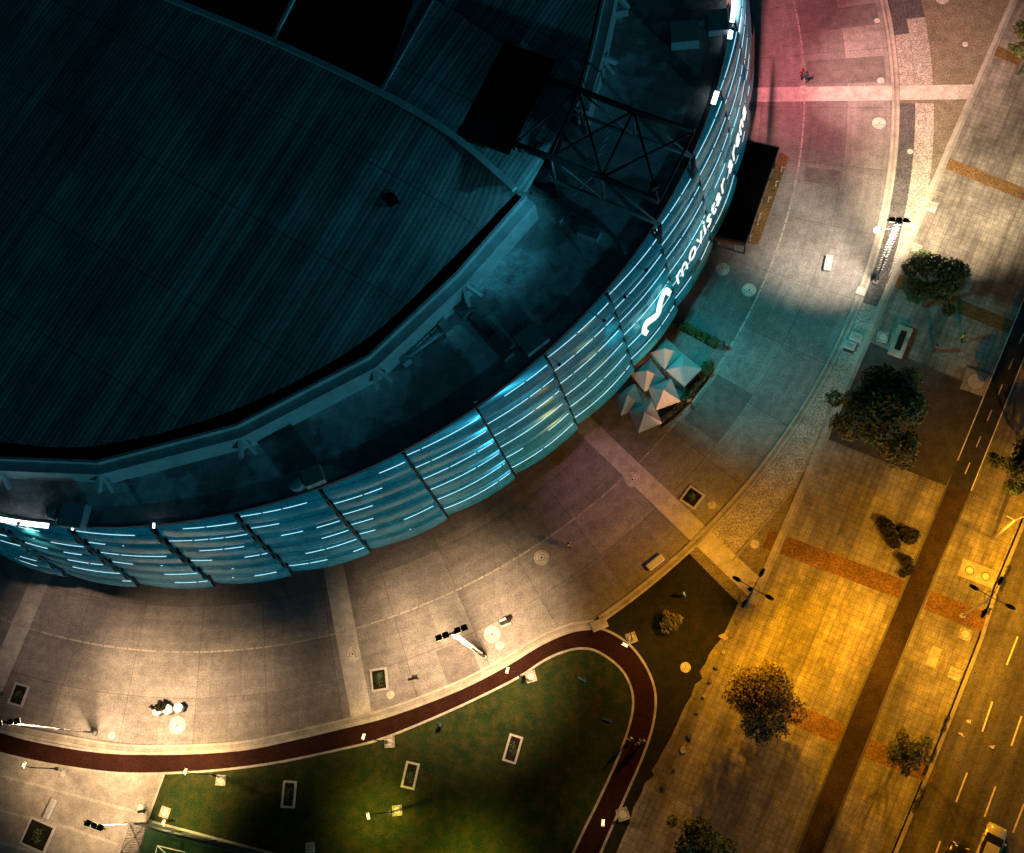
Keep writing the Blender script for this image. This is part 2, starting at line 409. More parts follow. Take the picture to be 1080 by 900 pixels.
# radial bands
BANDS = [(ang(12, 690), ang(44, 602)), (ang(373, 745), ang(357, 600)), (ang(683, 512), ang(683, 512)), (ang(880, 99), ang(880, 99))]
bth = [(a+b)/2 for a, b in BANDS]
def band(name, th, r0, r1, w, z, label):
    d = Vector((cos(th), sin(th), 0)); n = Vector((-sin(th), cos(th), 0))
    pts = [pol(r0, th)+n*w/2, pol(r0, th)-n*w/2, pol(r1, th)-n*w/2, pol(r1, th)+n*w/2]
    struct(sheet(name, pts, z, M_BAND), label, 'paving band')
band('paving_band', bth[0], 40, 75.0, 2.15, .010, 'pale radial paving band at far left of the plaza')
band('paving_band', bth[1], 40, 74.0, 2.1, .010, 'pale radial paving band left of the tree pit')
band('paving_band', bth[2], 40, 84.6, 2.05, .010, 'pale radial paving band running past the dark lawn corner')
band('paving_band', bth[3], 40, 86.6, 1.85, .010, 'pale radial paving band level with the walkers')
band('paving_band', bth[3]+(bth[3]-bth[2]), 40, 90, 2.0, .010, 'pale radial paving band beyond the top edge')
M_SLAB = ground_mat('darker replaced slab', (.20, .185, .18), .4, .2)
def slab(a, b_, r0, r1, lab):
    mb = MB(); ann(mb, r0, r1, ang(*b_), ang(*a), .008, 8); struct(mb.build('slab_patch', M_SLAB), lab, 'paving slab')
slab((890, 62), (890, 88), 65.1, 73.5, 'darker replaced slabs just above the crossing band')
slab((890, 8), (890, 30), 65.1, 73.5, 'darker replaced slabs at the top of the plaza')
slab((865, 178), (865, 194), 65.6, 69.3, 'single darker slab beside the dashed line below the crossing band')
slab((500, 690), (466, 704), 69.6, 73.4, 'darker slab at the foot of the twin headed white mast')
slab((800, 420), (760, 470), 65.2, 69.4, 'darker slab in the teal lit stretch')
# dashed inlaid line
mb = MB(); t = T_TOP+.3
while t > ang(-60, 650):
    dl = rng.uniform(.010, .026)
    ann(mb, R_DASH-.09, R_DASH+.09, t, t-dl, .016, 3); t -= dl+.002
struct(mb.build('inlaid_line', M_DASHLINE), 'thin pale inlaid ring line across the plaza slabs', 'line')
# ring kerb down to the block by the running path
def kerb_ring(name, t0, t1, label):
    mb = MB()
    ribbon_mb(mb, arc(R_KERB+.30, t0, t1, 90), -.12, .12, -.02, .11)
    ribbon_mb(mb, arc(R_KERB+.82, t0, t1, 90), -.12, .12, -.02, .09)
    ribbon_mb(mb, arc(R_KERB+.56, t0, t1, 90), -.14, .14, -.02, .03, 1)
    o = mb.build(name, [M_KERB, M_KERB2]); struct(o, label, 'kerb')
T_BLK = ang(632, 652)
kerb_ring('plaza_kerb', T_TOP+.2, T_BLK, 'double pale kerb ring at outer edge of the plaza')
R1, R2, R3, R4 = R_KERB+1.0, R_KERB+2.55, R_KERB+4.5, R_KERB+6
def ringpiece(name, r0, r1, a, b_, mat, label):
    mb = MB(); ann(mb, r0, r1, b_, a, .008, 40); struct(mb.build(name, mat), label, 'paving strip')
ringpiece('paving_strip', R1, R2, T_TOP+.25, ang(945, 37), M_DARKSTRIP, 'inner charcoal paving strip at top of ring')
ringpiece('paving_strip', R1, R2, ang(945, 37), ang(950, 90), M_SPECK, 'inner speckled pale strip above the crossing band')
ringpiece('paving_strip', R2+.04, R3, T_TOP+.25, ang(960, 20), M_DARKSTRIP, 'outer charcoal paving strip at top of ring')
ringpiece('paving_strip', R2+.04, R3, ang(960, 20), ang(970, 90), M_SPECK, 'outer speckled pale strip above the crossing band')
ringpiece('paving_strip', R1, R2, ang(950, 109), ang(908, 318), M_DARKSTRIP, 'long charcoal paving strip beside the tall lamp mast')
ringpiece('paving_strip', R2+.04, R3, ang(970, 109), ang(908, 318), M_SPECK, 'long speckled pale strip beside the charcoal strip')
ringpiece('paving_strip', R1, R3-.5, ang(908, 319), T_B3+.012, M_SPECK, 'speckled pale ring strip beside the teal lit slabs')
# second pale ring in the top corner
ringpiece('paving_strip', R_KERB+14.2, R_KERB+17, T_TOP+.25, T_B4+.01, M_SPECK, 'speckled pale strip in the top right corner')
# diagonal kerb
dk = [DIAG0+(DIAG0-DIAG1).normalized()*18, DIAG0]+[DIAG0.lerp(DIAG1, i/20) for i in range(1, 21)]
mb = MB(); ribbon_mb(mb, dk, -.05, .42, -.02, .10); ribbon_mb(mb, dk, .44, .72, -.02, .04, 1)
struct(mb.build('diagonal_kerb', [M_KERB, M_KERB2]), 'long straight pale kerb between ring paving and esplanade', 'kerb')
# thin edge between the aggregate fields
eb = px([(880, 420), (868, 448), (840, 510), (800, 560), (772, 592)])
mb = MB(); ribbon_mb(mb, cat_rom(eb, 6), -.1, .1, 0, .03); struct(mb.build('aggregate_edge', M_KERB2), 'thin pale edging strip inside the brown aggregate', 'edging')

def along(p, q, s): return Vector(p)+(Vector(q)-Vector(p))*s
def dquad(c0, c1, w):     # strip of width w from c0 to c1
    d = (c1-c0).normalized(); n = Vector((-d.y, d.x, 0)); return [c0+n*w/2, c0-n*w/2, c1-n*w/2, c1+n*w/2]
for a, b_, w, lab in (((996, 171), (1100, 213), 1.35, 'rust red paver band near the top right trees'), ((1046, 52), (1110, 78), 1.3, 'rust red paver band under the corner tree'),
                     ((937, 293), (1075, 349), 1.5, 'rust red paver band beside the small round tree'), ((808, 568), (951, 622), 1.9, 'rust red paver band below the dark foliage'),
                     ((978, 633), (1040, 657), 1.9, 'rust red paver band under the leaning street lamp'), ((775, 727), (892, 777), 1.9, 'rust red paver band behind the round bushy tree'),
                     ((912, 788), (985, 818), 1.7, 'rust red paver band under the loose small tree')):
    struct(sheet('paver_band', dquad(g(*a), g(*b_), w), .016, M_RUST), lab, 'paving band')
struct(sheet('asphalt_drive', px([(915, 360), (1043, 414), (998, 513), (869, 462)]), .018, M_ASPH), 'dark asphalt drive crossing the esplanade by the big tree', 'drive')
# cycle lane
cl = px([(1150, 143), (1080, 315), (998, 515)]); cr = px([(1179, 155), (1104, 318), (1024, 518)])
struct(sheet('cycle_lane', cl+cr[::-1], .020, M_CYC), 'dark asphalt cycle lane with white edge lines', 'cycle lane')
cl2 = px([(998, 515), (962, 600), (903, 740), (843, 892), (800, 1000)]); cr2 = px([(1024, 518), (989, 600), (930, 745), (870, 895), (829, 1000)])
struct(sheet('cycle_path', cl2+cr2[::-1], .020, M_CYC2), 'brown worn cycle path running down the esplanade', 'cycle path')
mb = MB()
for L, s in ((cl, 1), (cr, -1)):
    pts = [L[0], L[1], along(L[1], L[2], .5), along(L[1], L[2], .86)] if s == 1 else L
    ribbon_mb(mb, pts, -.05, .05, .02, .026)
struct(mb.build('lane_edge_line', M_WHITE), 'thin white edge lines of the cycle lane', 'road marking')
mb = MB()
mid = [(a+b_)/2 for a, b_ in zip(cl, cr)]
for i in range(14):
    s = i/14; a = along(mid[0], mid[2], s); b_ = along(mid[0], mid[2], s+.03); ribbon_mb(mb, [a, b_], -.05, .05, .02, .026)
struct(mb.build('lane_dash', M_YELLOW), 'short centre dashes of the cycle lane', 'road marking')
mb = MB()
for L in (cl2, cr2): ribbon_mb(mb, L, -.09, .09, 0, .06)
struct(mb.build('cycle_path_edge', M_IRON), 'dark narrow kerbs of the brown cycle path', 'edging')
# road kerb, gutter, lane marks
mb = MB(); ribbon_mb(mb, ROADK, .02, .34, -.02, .13); ribbon_mb(mb, ROADK, -.13, .0, -.02, .012, 1)
struct(mb.build('avenue_kerb', [M_KERB2, M_IRON]), 'kerb and dark gutter of the avenue', 'kerb')
mb = MB()
for x0, y0, x1, y1 in ((1060, 215, 1025, 305), (980, 420, 948, 515), (900, 645, 865, 738), (815, 862, 780, 960), (1140, 0, 1105, 95),
                       (1072, 467, 1040, 560), (990, 688, 955, 785), (1152, 250, 1118, 345), (1080, 745, 1045, 835), (1160, 530, 1128, 620)):
    ribbon_mb(mb, [g(720+x0/3, 600+y0/3), g(720+x1/3, 600+y1/3)], -.07, .07, .006, .012)
struct(mb.build('lane_marking', M_YELLOW), 'dashed pale lane lines on the avenue', 'road marking')

# running path
PU = [(-60, 757), (0, 773), (33, 782), (87, 792), (133, 796), (187, 795), (253, 791), (300, 783), (360, 768), (427, 750), (477, 731), (527, 705), (567, 682), (593, 669), (615, 663), (632, 664), (649, 671), (667, 685), (682, 707), (690, 732), (688, 762), (677, 797), (657, 843), (632, 900), (585, 1010)]
PL = [(-60, 778), (0, 793), (43, 803), (100, 812), (140, 815), (187, 814), (233, 811), (293, 803), (360, 789), (403, 778), (460, 755), (510, 732), (547, 713), (573, 696), (593, 687), (612, 683), (630, 686), (652, 701), (664, 718), (669, 738), (666, 762), (653, 800), (633, 844), (606, 900), (560, 1010)]
U, Lw = cat_rom(px(PU), 8), cat_rom(px(PL), 8)
struct(quadstrip('running_path', U, Lw, .022, M_PATH), 'oxblood red curved running path between plaza and lawn', 'path')
mb = MB(); ribbon_mb(mb, U, 0, .22, -.02, .07); ribbon_mb(mb, Lw, -.22, 0, -.02, .07)
struct(mb.build('path_edging', M_KERB), 'narrow pale edging on both sides of the running path', 'edging')
KU = cat_rom(px([(-60, 747), (0, 762), (83, 778), (130, 785), (187, 786), (253, 782), (300, 773), (360, 759), (410, 746), (477, 721), (527, 696), (567, 672), (600, 658), (628, 654)]), 8)
KM = []
for p in KU: KM.append(p)
mb = MB(); ribbon_mb(mb, KU, -.24, .0, -.02, .12); ribbon_mb(mb, KU, -.62, -.26, -.02, .05, 1); ribbon_mb(mb, KU, -.92, -.64, -.02, .10)
struct(mb.build('path_kerb', [M_KERB, M_KERB2]), 'wide grooved pale kerb between plaza and running path', 'kerb')
# lawns
iL = PL.index((187, 814))
lawn_edge = px([(172, 816)])+[p for p in cat_rom(px(PL[iL:]), 8)]
struct(sheet('lawn', lawn_edge+px([(300, 1010), (120, 1010), (150, 893), (160, 853)]), .017, M_LAWN), 'green lawn enclosed by the bend of the running path', 'lawn')
iU = PU.index((632, 664))
l2 = [pol(R_KERB+.9, T_BLK+(T_B3-T_BLK)*i/12) for i in range(13)]+px([(735, 580), (779, 630)])+[p+Vector((-.5, 0, 0)) for p in ragged[1:]]+list(reversed(cat_rom(px(PU[iU:]), 8)))
l2 = [pol(R_KERB+.9, T_BLK+(T_B3-.015-T_BLK)*i/12) for i in range(13)]+px([(778, 636)])+[p+Vector((.5, 0, 0)) for p in ragged[2:]]+list(reversed(cat_rom(px(PU[iU:]), 8)))
struct(sheet('verge', l2, .009, M_LAWN2), 'dark worn grass verge between running path and broken paving edge', 'lawn')
yard = px(PL[0:1])+px(PL[1:5])+px([(172, 816), (160, 853), (150, 893), (120, 1010), (-100, 1010)])
struct(sheet('yard', yard, .015, M_YARD), 'pale concrete yard in the lower left corner', 'paving')
mb = MB()
for pts in ([(-30, 810), (0, 818), (75, 838), (150, 858)], [(-30, 847), (0, 855), (75, 874), (125, 891)], [(-30, 880), (60, 905)]):
    ribbon_mb(mb, px(pts), -.13, .13, .0, .022)
ribbon_mb(mb, px([(173, 817), (160, 853), (155, 868)]), -.1, .1, 0, .06)
struct(mb.build('yard_line', M_DASHLINE), 'pale inlaid lines across the yard concrete', 'line')
struct(sheet('court', px([(156, 869), (297, 906), (340, 1010), (110, 1010)]), .024, M_COURT), 'dark green sports court at the bottom edge', 'court')
mb = MB()
for pts in ([(163, 905), (166, 892), (195, 899), (190, 915)], [(166, 892), (180, 905)]): ribbon_mb(mb, px(pts), -.05, .05, .024, .028)
struct(mb.build('court_line', M_WHITE), 'white lines painted on the green court', 'road marking')
mb = MB(); ribbon_mb(mb, px([(157, 867), (297, 904)]), .0, .22, 0, .10); ribbon_mb(mb, px([(156, 869), (135, 940)]), -.2, 0, 0, .10)
struct(mb.build('court_kerb', M_KERB), 'pale kerb around the green court', 'kerb')
# orange light on the floor by the canopy, painted as a rust strip
struct(sheet('orange_light_strip', px([(823, 160), (832, 166), (800, 258), (788, 257)]), .016, M_RUST), 'floor strip beside the black entrance canopy, with orange light painted in', 'paving strip')

# ------------------------------------------------------------------ arena
ZT, ZB, RT, RBm = 19.0, 4.0, 56.3, 58.5
def fac_r(z):
    t = max(0.0, (ZT-z)/(ZT-ZB)); return RT+(RBm-RT)*(t**.75)
def on_facade(x, y, off=0.0):
    lo, hi = ZB-3, ZT+3
    f = lambda z: rt(x, y, z)[0]-(fac_r(max(ZB, min(ZT, z)))+off)
    for _ in range(40):
        m_ = (lo+hi)/2
        if f(m_) > 0: hi = m_
        else: lo = m_
    return (lo+hi)/2, ang(x, y, (lo+hi)/2)
arena = thing('arena', 'huge round teal lit arena with ribbed facade and dark faceted roof', 'arena', CEN)
def loc(p): return Vector(p)-CEN
# seams
seam_px = [(248, 543), (337, 516), (425, 477), (500, 427), (573, 373), (635, 306), (685, 240), (731, 160)]
st = [ang(x, y, ZT) for x, y in seam_px]
step = (st[6]-st[0])/6
seams = [st[0]-step*k for k in range(4, 0, -1)]+st[:7]+[st[6]+step*k for k in range(1, 6)]
M_LED = plain('white led line', (.8, .9, 1), .4, emit=(.62, .93, 1.0), es=2.2)
M_LED2 = plain('roof edge floodlight glow', (.9, .95, 1), .4, emit=(.9, .97, 1.0), es=4.0)
M_SIGN = plain('lit sign face', (.9, .9, .85), .4, emit=(1.0, .97, .88), es=1.0)
M_RIB = plain('dark facade rib', (.02, .035, .04), .5, .4)
NR, NU = 6, 12
def fac_pt(u, v, t0, t1, off=0.0):
    """u along the bay 0..1, v down the facade 0..NR"""
    row = min(NR-1, int(v)); w = v-row
    q = v/NR
    z = ZT-(ZT-ZB)*q
    bul = .74*sin(pi*min(1, w*.72+.02)) + .34*w
    fl = 1-.55*q; flare = min(1.05, max(0, 1-fl*.62+.72*u*fl))                       # rows open up towards their right hand rib
    sag = (.04+.16*q*q)*max(0.0, sin(pi*u))**.8
    dz = -(.02+.16*q*q)*sin(pi*u) - .24*(u-.5)*min(1, 3*q)
    return pol(fac_r(z)+bul*flare+sag+off-.45, t0+(t1-t0)*u, z+dz)-CEN
for bi in range(len(seams)-1):
    t0, t1 = seams[bi], seams[bi+1]
    eps = .0018
    mb = MB()
    for row in range(NR):
        vs = []; ws = [0, .12, .3, .5, .7, .86, .97]
        for w in ws:
            for k in range(NU+1):
                vs.append(fac_pt(k/NU, row+w*.999, t0+eps, t1-eps))
        # return lip tucked under
        for k in range(NU+1): vs.append(fac_pt(k/NU, row+.985, t0+eps, t1-eps, -.55))
        nn = NU+1; mb.add(vs, [(i*nn+k, (i+1)*nn+k, (i+1)*nn+k+1, i*nn+k+1) for i in range(len(ws)) for k in range(NU)], 0, True)
    bay = mb.build('facade_panel', M_FAC, arena)
    for row in range(NR):
        # one continuous carrier per row; lit lengths alternate with dark joints
        mb = MB(); nl = 40; vs = []; fs = []; p_on = (.95 if row < 3 else .86)*(.55 if bi < 6 else 1.05)
        on = []; 
        while len(on) < nl:
            k = rng.randint(7, 16); on += [1 if rng.random() < p_on else 0]*k+[rng.random() < .35]
        for i in range(nl+1):
            u = .02+.94*i/nl
            for v, o_ in ((row+.372, .025), (row+.3765, .04), (row+.381, .025)): vs.append(fac_pt(u, v, t0, t1, o_))
        o_ = 0
        for i in range(nl): mb.add([], [], 0)
        mb.add(vs, [(i*3+k, i*3+k+1, i*3+k+4, i*3+k+3) for i in range(nl) for k in range(2)])
        mb.m = [1-int(on[i//2]) for i in range(2*nl)]
        mb.build('led_strip', [M_LED, M_RIB], bay)
for t in seams:
    mb = MB()
    pts = [pol(fac_r(ZT-(ZT-ZB)*i/12)+.30, t, ZT+.1-(ZT-ZB)*i/12)-CEN for i in range(13)]
    mb.tube(pts, .10, 6); mb.build('facade_rib', M_RIB, arena)
# rest of the ring out of sight, soffit and inner core
TA, TZ = seams[0], seams[-1]
mb = MB(); nn = 80
vs = [pol(r, TZ+(2*pi-(TZ-TA))*i/nn, z)-CEN for i in range(nn+1) for r, z in ((RT, ZT), (58.2, 11), (RBm, ZB))]
mb.add(vs, [(i*3+k, i*3+k+1, i*3+k+4, i*3+k+3) for i in range(nn) for k in range(2)], 0, True)
mb.build('rear_facade', M_FAC, arena)
mb = MB(); nn = 160
vs = [pol(r, 2*pi*i/nn, z)-CEN for i in range(nn+1) for r, z in ((58.0, 4.1), (52.0, 4.3), (52.0, 0))]
mb.add(vs, [(i*3+k, i*3+k+3, i*3+k+4, i*3+k+1) for i in range(nn) for k in range(2)])
mb.build('core_wall', plain('dark core wall', (.05, .05, .055), .8), arena)
# roof deck + parapet
mb = MB(); mb.disc(RT-.3, 18.8, 200); mb.build('roof_deck', M_DECK, arena)
mb = MB(); nn = 200
prof = ((RT-.35, 18.7), (RT-.35, 19.0), (RT-.05, 19.0), (RT+.0, 18.6))
vs = [pol(r, 2*pi*i/nn, z)-CEN for i in range(nn+1) for r, z in prof]
mb.add(vs, [(i*4+k, i*4+k+1, i*4+k+5, i*4+k+4) for i in range(nn) for k in range(3)])
mb.build('parapet', plain('dark parapet capping', (.05, .07, .075), .6), arena)
# ring beam
ZE, ZR = 22.0, 25.5
beam = px([(-190, 455), (0, 482), (105, 486), (250, 448), (388, 376), (480, 290), (553, 207)], 21.6)
beam2 = px([(606, 112), (622, 55), (637, -12), (650, -140)], 21.6)
M_BEAM = plain('pale roof beam', (.34, .36, .36), .6, 0, .2, .8)
for B_ in (beam, beam2):
    b_ = [loc(p) for p in B_]
    mb = MB(); ribbon_mb(mb, b_, -1.25, -.05, 18.2, 21.5); ribbon_mb(mb, b_, -.35, -.1, 21.5, 22.1)
    mb.build('ring_beam', M_BEAM, arena)
    mb = MB(); ribbon_mb(mb, b_, -.02, 1.5, 18.2, 21.0); mb.build('gutter', M_BLACK, arena)
    for p in b_[1:-1]:
        mb = MB()
        d = Vector((p.x, p.y, 0)).normalized()
        a = atan2(d.y, d.x)
        for q in (-.22, .22): mb.bar(p+Vector((0, 0, -.4))+d*.9, p+Matrix.Rotation(q*1.3, 3, 'Z')@d*2.4+Vector((0, 0, -1.9)), .3, .5)
        mb.build('buttress', M_BEAM, arena)
# lower roof slope
ridge_dir = (g(480, 145, ZR)-g(180, 0, ZR)).normalized()
slope_dir = Vector((-ridge_dir.y, ridge_dir.x, 0))
M_ROOF = roof_mat('ribbed roof sheet', (.20, .23, .23), .46, slope_dir, .66)
M_ROOF2 = roof_mat('pale ribbed roof sheet', (.46, .50, .50), .46, slope_dir, .72)
ev = [loc(p) for p in cat_rom(px([(-190, 438), (0, 466), (103, 470), (243, 434), (378, 364), (470, 280), (545, 203)], ZE), 4)]
rd = [loc(p) for p in cat_rom(px([(-320, -205), (-150, -135), (60, -50), (180, 0), (285, 43), (400, 97), (480, 145), (543, 200)], ZR), 4)]
def resamp(P, n):
    L = [0]
    for a, b_ in zip(P, P[1:]): L.append(L[-1]+(b_-a).length)
    out = []; j = 0
    for i in range(n):
        s = L[-1]*i/(n-1)
        while j < len(P)-2 and L[j+1] < s: j += 1
        out.append(P[j].lerp(P[j+1], (s-L[j])/max(1e-6, L[j+1]-L[j])))
    return out
E1, R1_ = resamp(ev, 40), resamp(rd, 40)
mb = MB(); nv = 8; vs = []
for e, r in zip(E1, R1_):
    for k in range(nv+1):
        t = k/nv; p = e.lerp(r, t); p.z = ZE+(ZR-ZE)*sin(t*pi/2); vs.append(p)
mb.add(vs, [(i*(nv+1)+k, (i+1)*(nv+1)+k, (i+1)*(nv+1)+k+1, i*(nv+1)+k+1) for i in range(39) for k in range(nv)], 0, True)
roof = mb.build('roof_slope', M_ROOF, arena)
mb = MB(); ribbon_mb(mb, rd, -.28, .28, ZR-.1, ZR+.22); mb.build('ridge_cap', M_BEAM, roof)
mb = MB(); hp = loc(g(413, 211, 24.2)); mb.box(hp, (1.0, 1.0, .35), .5); mb.build('roof_hatch', M_BLACK, roof)
# upper slope, black panels
def lsheet(name, pts, z, mat, parent=arena):
    return sheet(name, [loc(g(x, y, z)) for x, y in pts], z, mat, parent)
lsheet('black_roof_panel', [(60, -52), (180, -2), (285, 41), (400, 95), (455, 0), (400, -120), (200, -160)], ZR-.35, M_BLACK)
lsheet('dim_roof_panel', [(402, 96), (480, 142), (531, 46), (457, -2), (440, -10)], ZR-.2, roof_mat('dim roof panel', (.30, .33, .34), .5, slope_dir, .8))
lsheet('black_roof_panel', [(481, 143), (536, 163), (586, 63), (531, 45)], ZR-.25, M_BLACK)
lsheet('upper_roof_slope', [(440, -20), (457, -2), (532, 45), (587, 63), (537, 164), (481, 144), (545, 200), (556, 203), (604, 112), (620, 55), (634, -12), (645, -140), (380, -140)], ZR-1.0, M_ROOF2)
mb = MB(); ribbon_mb(mb, [loc(p) for p in px([(310, -4), (287, 42)], ZR)], -.16, .16, ZR-.3, ZR); mb.build('panel_joint', M_BEAM, arena)
mb = MB(); ribbon_mb(mb, [loc(p) for p in px([(457, -2), (401, 97)], ZR)], -.08, .08, ZR-.3, ZR-.1); mb.build('panel_joint', M_BEAM, arena)
# roof truss
truss = bpy.data.objects.new('roof_truss', None); COL.objects.link(truss); truss.parent = arena
ZC = 25.5
up = [loc(g(x, y, ZC)) for x, y in ((578, 83), (610, 95), (668, 117), (732, 139))]
dn = [loc(g(x, y, ZC)) for x, y in ((543, 152), (581, 166), (635, 187), (695, 213))]
lo_ = [Vector((p.x, p.y, 21.5)) for p in dn]; ul_ = [Vector((p.x, p.y, 21.5)) for p in up]
M_TR = plain('blackened truss steel', (.014, .017, .019), .6, .3)
M_TR2 = plain('grey truss steel', (.13, .15, .155), .6, .3)
for L in (up, dn): mb = MB(); mb.tube(L, .27, 8); mb.build('chord', M_TR, truss)
for L in (lo_, ul_): mb = MB(); mb.tube(L, .2, 8); mb.build('chord', M_TR2, truss)
for a, b_ in ((up[1], dn[0]), (up[1], dn[2]), (up[2], dn[1]), (up[2], dn[2]), (up[2], dn[3]), (up[3], dn[2]), (up[1], dn[1]), (up[3], dn[3]), (up[0], dn[0])):
    mb = MB(); mb.tube([a, b_], .12, 6); mb.build('diagonal', M_TR, truss)
for U_, L_ in ((dn, lo_), (up, ul_)):
    for i in range(3):
        mb = MB(); mb.tube([U_[i], L_[i+1]], .10, 6); mb.build('diagonal', M_TR2, truss)
        mb = MB(); mb.tube([U_[i], L_[i]], .12, 6); mb.build('diagonal', M_TR2, truss)
for p in (lo_[0], lo_[1], ul_[1], ul_[0], lo_[3], ul_[3]):
    mb = MB(); mb.tube([Vector((p.x, p.y, 18.2)), p], .2, 8); mb.build('post', M_TR, truss)
mb = MB(); mb.bar(loc(g(606, 98, 23)), loc(g(571, 190, 23)), .9, .8); mb.build('cross_girder', M_TR, truss)
mb = MB()
for i in range(8):
    s = i/8; a = lo_[1].lerp(ul_[1], s); mb.bar(a+Vector((1.4, -.6, -1.6)), a+Vector((3.2, 1.2, -1.6)), .16, .1)
mb.build('walkway', M_BEAM, truss)
# roof deck joints (low upstands)
mb = MB()
for pts in ([(562, 205), (600, 222), (655, 257), (660, 268)], [(600, 222), (590, 235)]): ribbon_mb(mb, [loc(p) for p in px(pts, 18.8)], -.12, .12, 18.7, 19.1)
mb.build('deck_upstand', M_BEAM, arena)
# roof edge floodlights
FL = []
def edge_flood(p0, p1, nseg):
    mb = MB(); fr = MB()
    t0, t1 = ang(*p0, ZT), ang(*p1, ZT)
    for i in range(nseg):
        a = t0+(t1-t0)*(i+.08)/nseg; b_ = t0+(t1-t0)*(i+.92)/nseg
        for (q0, q1, z0, z1, tgt) in ((RT-.15, RT+.35, 19.08, 19.25, fr), (RT-.1, RT+.33, 19.26, 19.42, mb)):
            tgt.add([pol(r, t, z)-CEN for z in (z0, z1) for t in (a, b_) for r in (q0, q1)], [(0, 2, 3, 1), (4, 5, 7, 6), (0, 1, 5, 4), (2, 6, 7, 3), (0, 4, 6, 2), (1, 3, 7, 5)])
    o = fr.build('floodlight', M_DARK, arena); mb.build('floodlight_lens', M_LED2, o)
edge_flood((-20, 556), (53, 558), 11)
edge_flood((77, 562), (79, 562), 1); edge_flood((163, 555), (165, 554), 1)
edge_flood((771, -10), (767, 26), 4); edge_flood((766, 34), (764, 43), 2); edge_flood((753, 98), (750, 112), 2)
# red lit slot
z_, t_ = on_facade(783, 60); t2 = on_facade(781, 105)[1]; t1 = on_facade(784, 22)[1]
mb = MB(); n = 14; vs = []
for i in range(n+1):
    s = i/n; hgt = 1.6*sin(pi*s)+.02; t = t1+(t2-t1)*s
    for z in (z_-hgt, z_+hgt): vs.append(pol(fac_r(z)+1.02, t, z)-CEN)
mb.add(vs, [(2*i, 2*i+1, 2*i+3, 2*i+2) for i in range(n)])
mb.build('red_slot_window', plain('dark red lit slot', (.06, .012, .012), .5, 0, .4, .6, (1, .12, .08), .03), arena)

# sign : wave emblem and lettering, wrapped on the facade
def wave():
    P = [(705, 309), (701, 306), (697.5, 311), (694.5, 320), (692.5, 330), (686, 336), (680, 340), (678, 348), (681, 350.5)]
    Z = [on_facade(x, y, .8) for x, y in P]
    pts = cat_rom([Vector((t*58, z, 0)) for z, t in Z], 6)
    mb = MB(); n = len(pts)
    L = []
    for i in range(n):
        d = (pts[min(i+1, n-1)]-pts[max(i-1, 0)]).normalized(); nn = Vector((-d.y, d.x, 0))
        hw = .36*(.75+.35*sin(pi*i/(n-1)))
        for s, o in ((-1, .90), (-1, 1.04), (1, 1.04), (1, .90)):
            q = pts[i]+nn*s*hw; L.append(pol(fac_r(q.y)+o, q.x/58, q.y)-CEN)
    F = [(i*4+k, i*4+4+k, i*4+4+(k+1) % 4, i*4+(k+1) % 4) for i in range(n-1) for k in range(4)]
    F += [(3, 2, 1, 0), tuple((n-1)*4+k for k in range(4))]
    mb.add(L, F); return mb.build('sign_emblem', M_SIGN, arena)
wave()
cu = bpy.data.curves.new('tmp_text', 'FONT'); cu.body = 'movistar arena'; cu.size = 1.0; cu.extrude = .08; cu.resolution_u = 3; cu.offset = -.012; cu.space_character = 1.06
to = bpy.data.objects.new('tmp_text', cu); COL.objects.link(to)
bpy.context.view_layer.update()
dg = bpy.context.evaluated_depsgraph_get()
tm = bpy.data.meshes.new_from_object(to.evaluated_get(dg))
bpy.data.objects.remove(to); bpy.data.curves.remove(cu)
xs = [v.co.x for v in tm.vertices]; x0, x1 = min(xs), max(xs)
zA, tA = on_facade(713, 299, .8); zB, tB = on_facade(784.5, 118, .8)
SC = 58.4*(tB-tA)/(x1-x0)
# cut long faces so the letters can bend, then wrap
bm = bmesh.new(); bm.from_mesh(tm)
bmesh.ops.triangulate(bm, faces=bm.faces)
for v in bm.verts:
    s = (v.co.x-x0)/(x1-x0); t = tA+(tB-tA)*s
    z = zA+(zB-zA)*s+(v.co.y)*SC*1.12
    q = pol(fac_r(z)+1.02+v.co.z*.7, t, z)-CEN; v.co = q
bm.to_mesh(tm); bm.free(); tm.materials.clear(); tm.materials.append(M_SIGN)
so = bpy.data.objects.new('sign_lettering', tm); COL.objects.link(so); so.parent = arena

# rooftop equipment
M_HV = plain('roof plant casing', (.30, .33, .34), .55, .2)
M_HV2 = plain('roof plant dark casing', (.12, .14, .145), .6, .2)
def hvac(x, y, z, sx, sy, sz, rz, drum, label):
    r = thing('roof_plant', label, 'roof plant', g(x, y, z), rz, 'plant units on the arena roof')
    mb = MB(); mb.box((0, 0, sz/2+.1), (sx, sy, sz), 0); mb.box((0, 0, .05), (sx*.9, sy*.9, .1)); o = mb.build('casing', M_HV, r, bev=.03)
    mb = MB()
    for k in range(5): mb.box((-sx*.5-.012, -sy*.35+k*sy*.17, sz*.55), (.02, sy*.1, sz*.6))
    mb.build('louvre', M_HV2, o)
    if drum:
        mb = MB(); mb.lathe([(0, .1), (drum, .1), (drum, sz*.95), (drum*.9, sz*1.02), (0, sz*1.05)], 20, (-sx/2-drum*.75, sy*.1, 0)); mb.build('fan_drum', M_HV, r)
    return r
hvac(82, 546, 18.8, 2.3, 2.2, 1.1, -.15, .85, 'square roof plant with round drum at far left of the arena roof')
hvac(333, 505, 18.8, 1.8, 1.6, 1.0, .35, .85, 'roof plant with round drum by the facade ribs')
hvac(722, 42, 18.8, 2.6, 2.4, 1.2, 0, 0, 'large plain box unit at upper right of the arena roof')
hvac(757, 28, 18.8, 1.9, 2.4, .9, 0, .5, 'narrow unit with small drum beside the facade top')
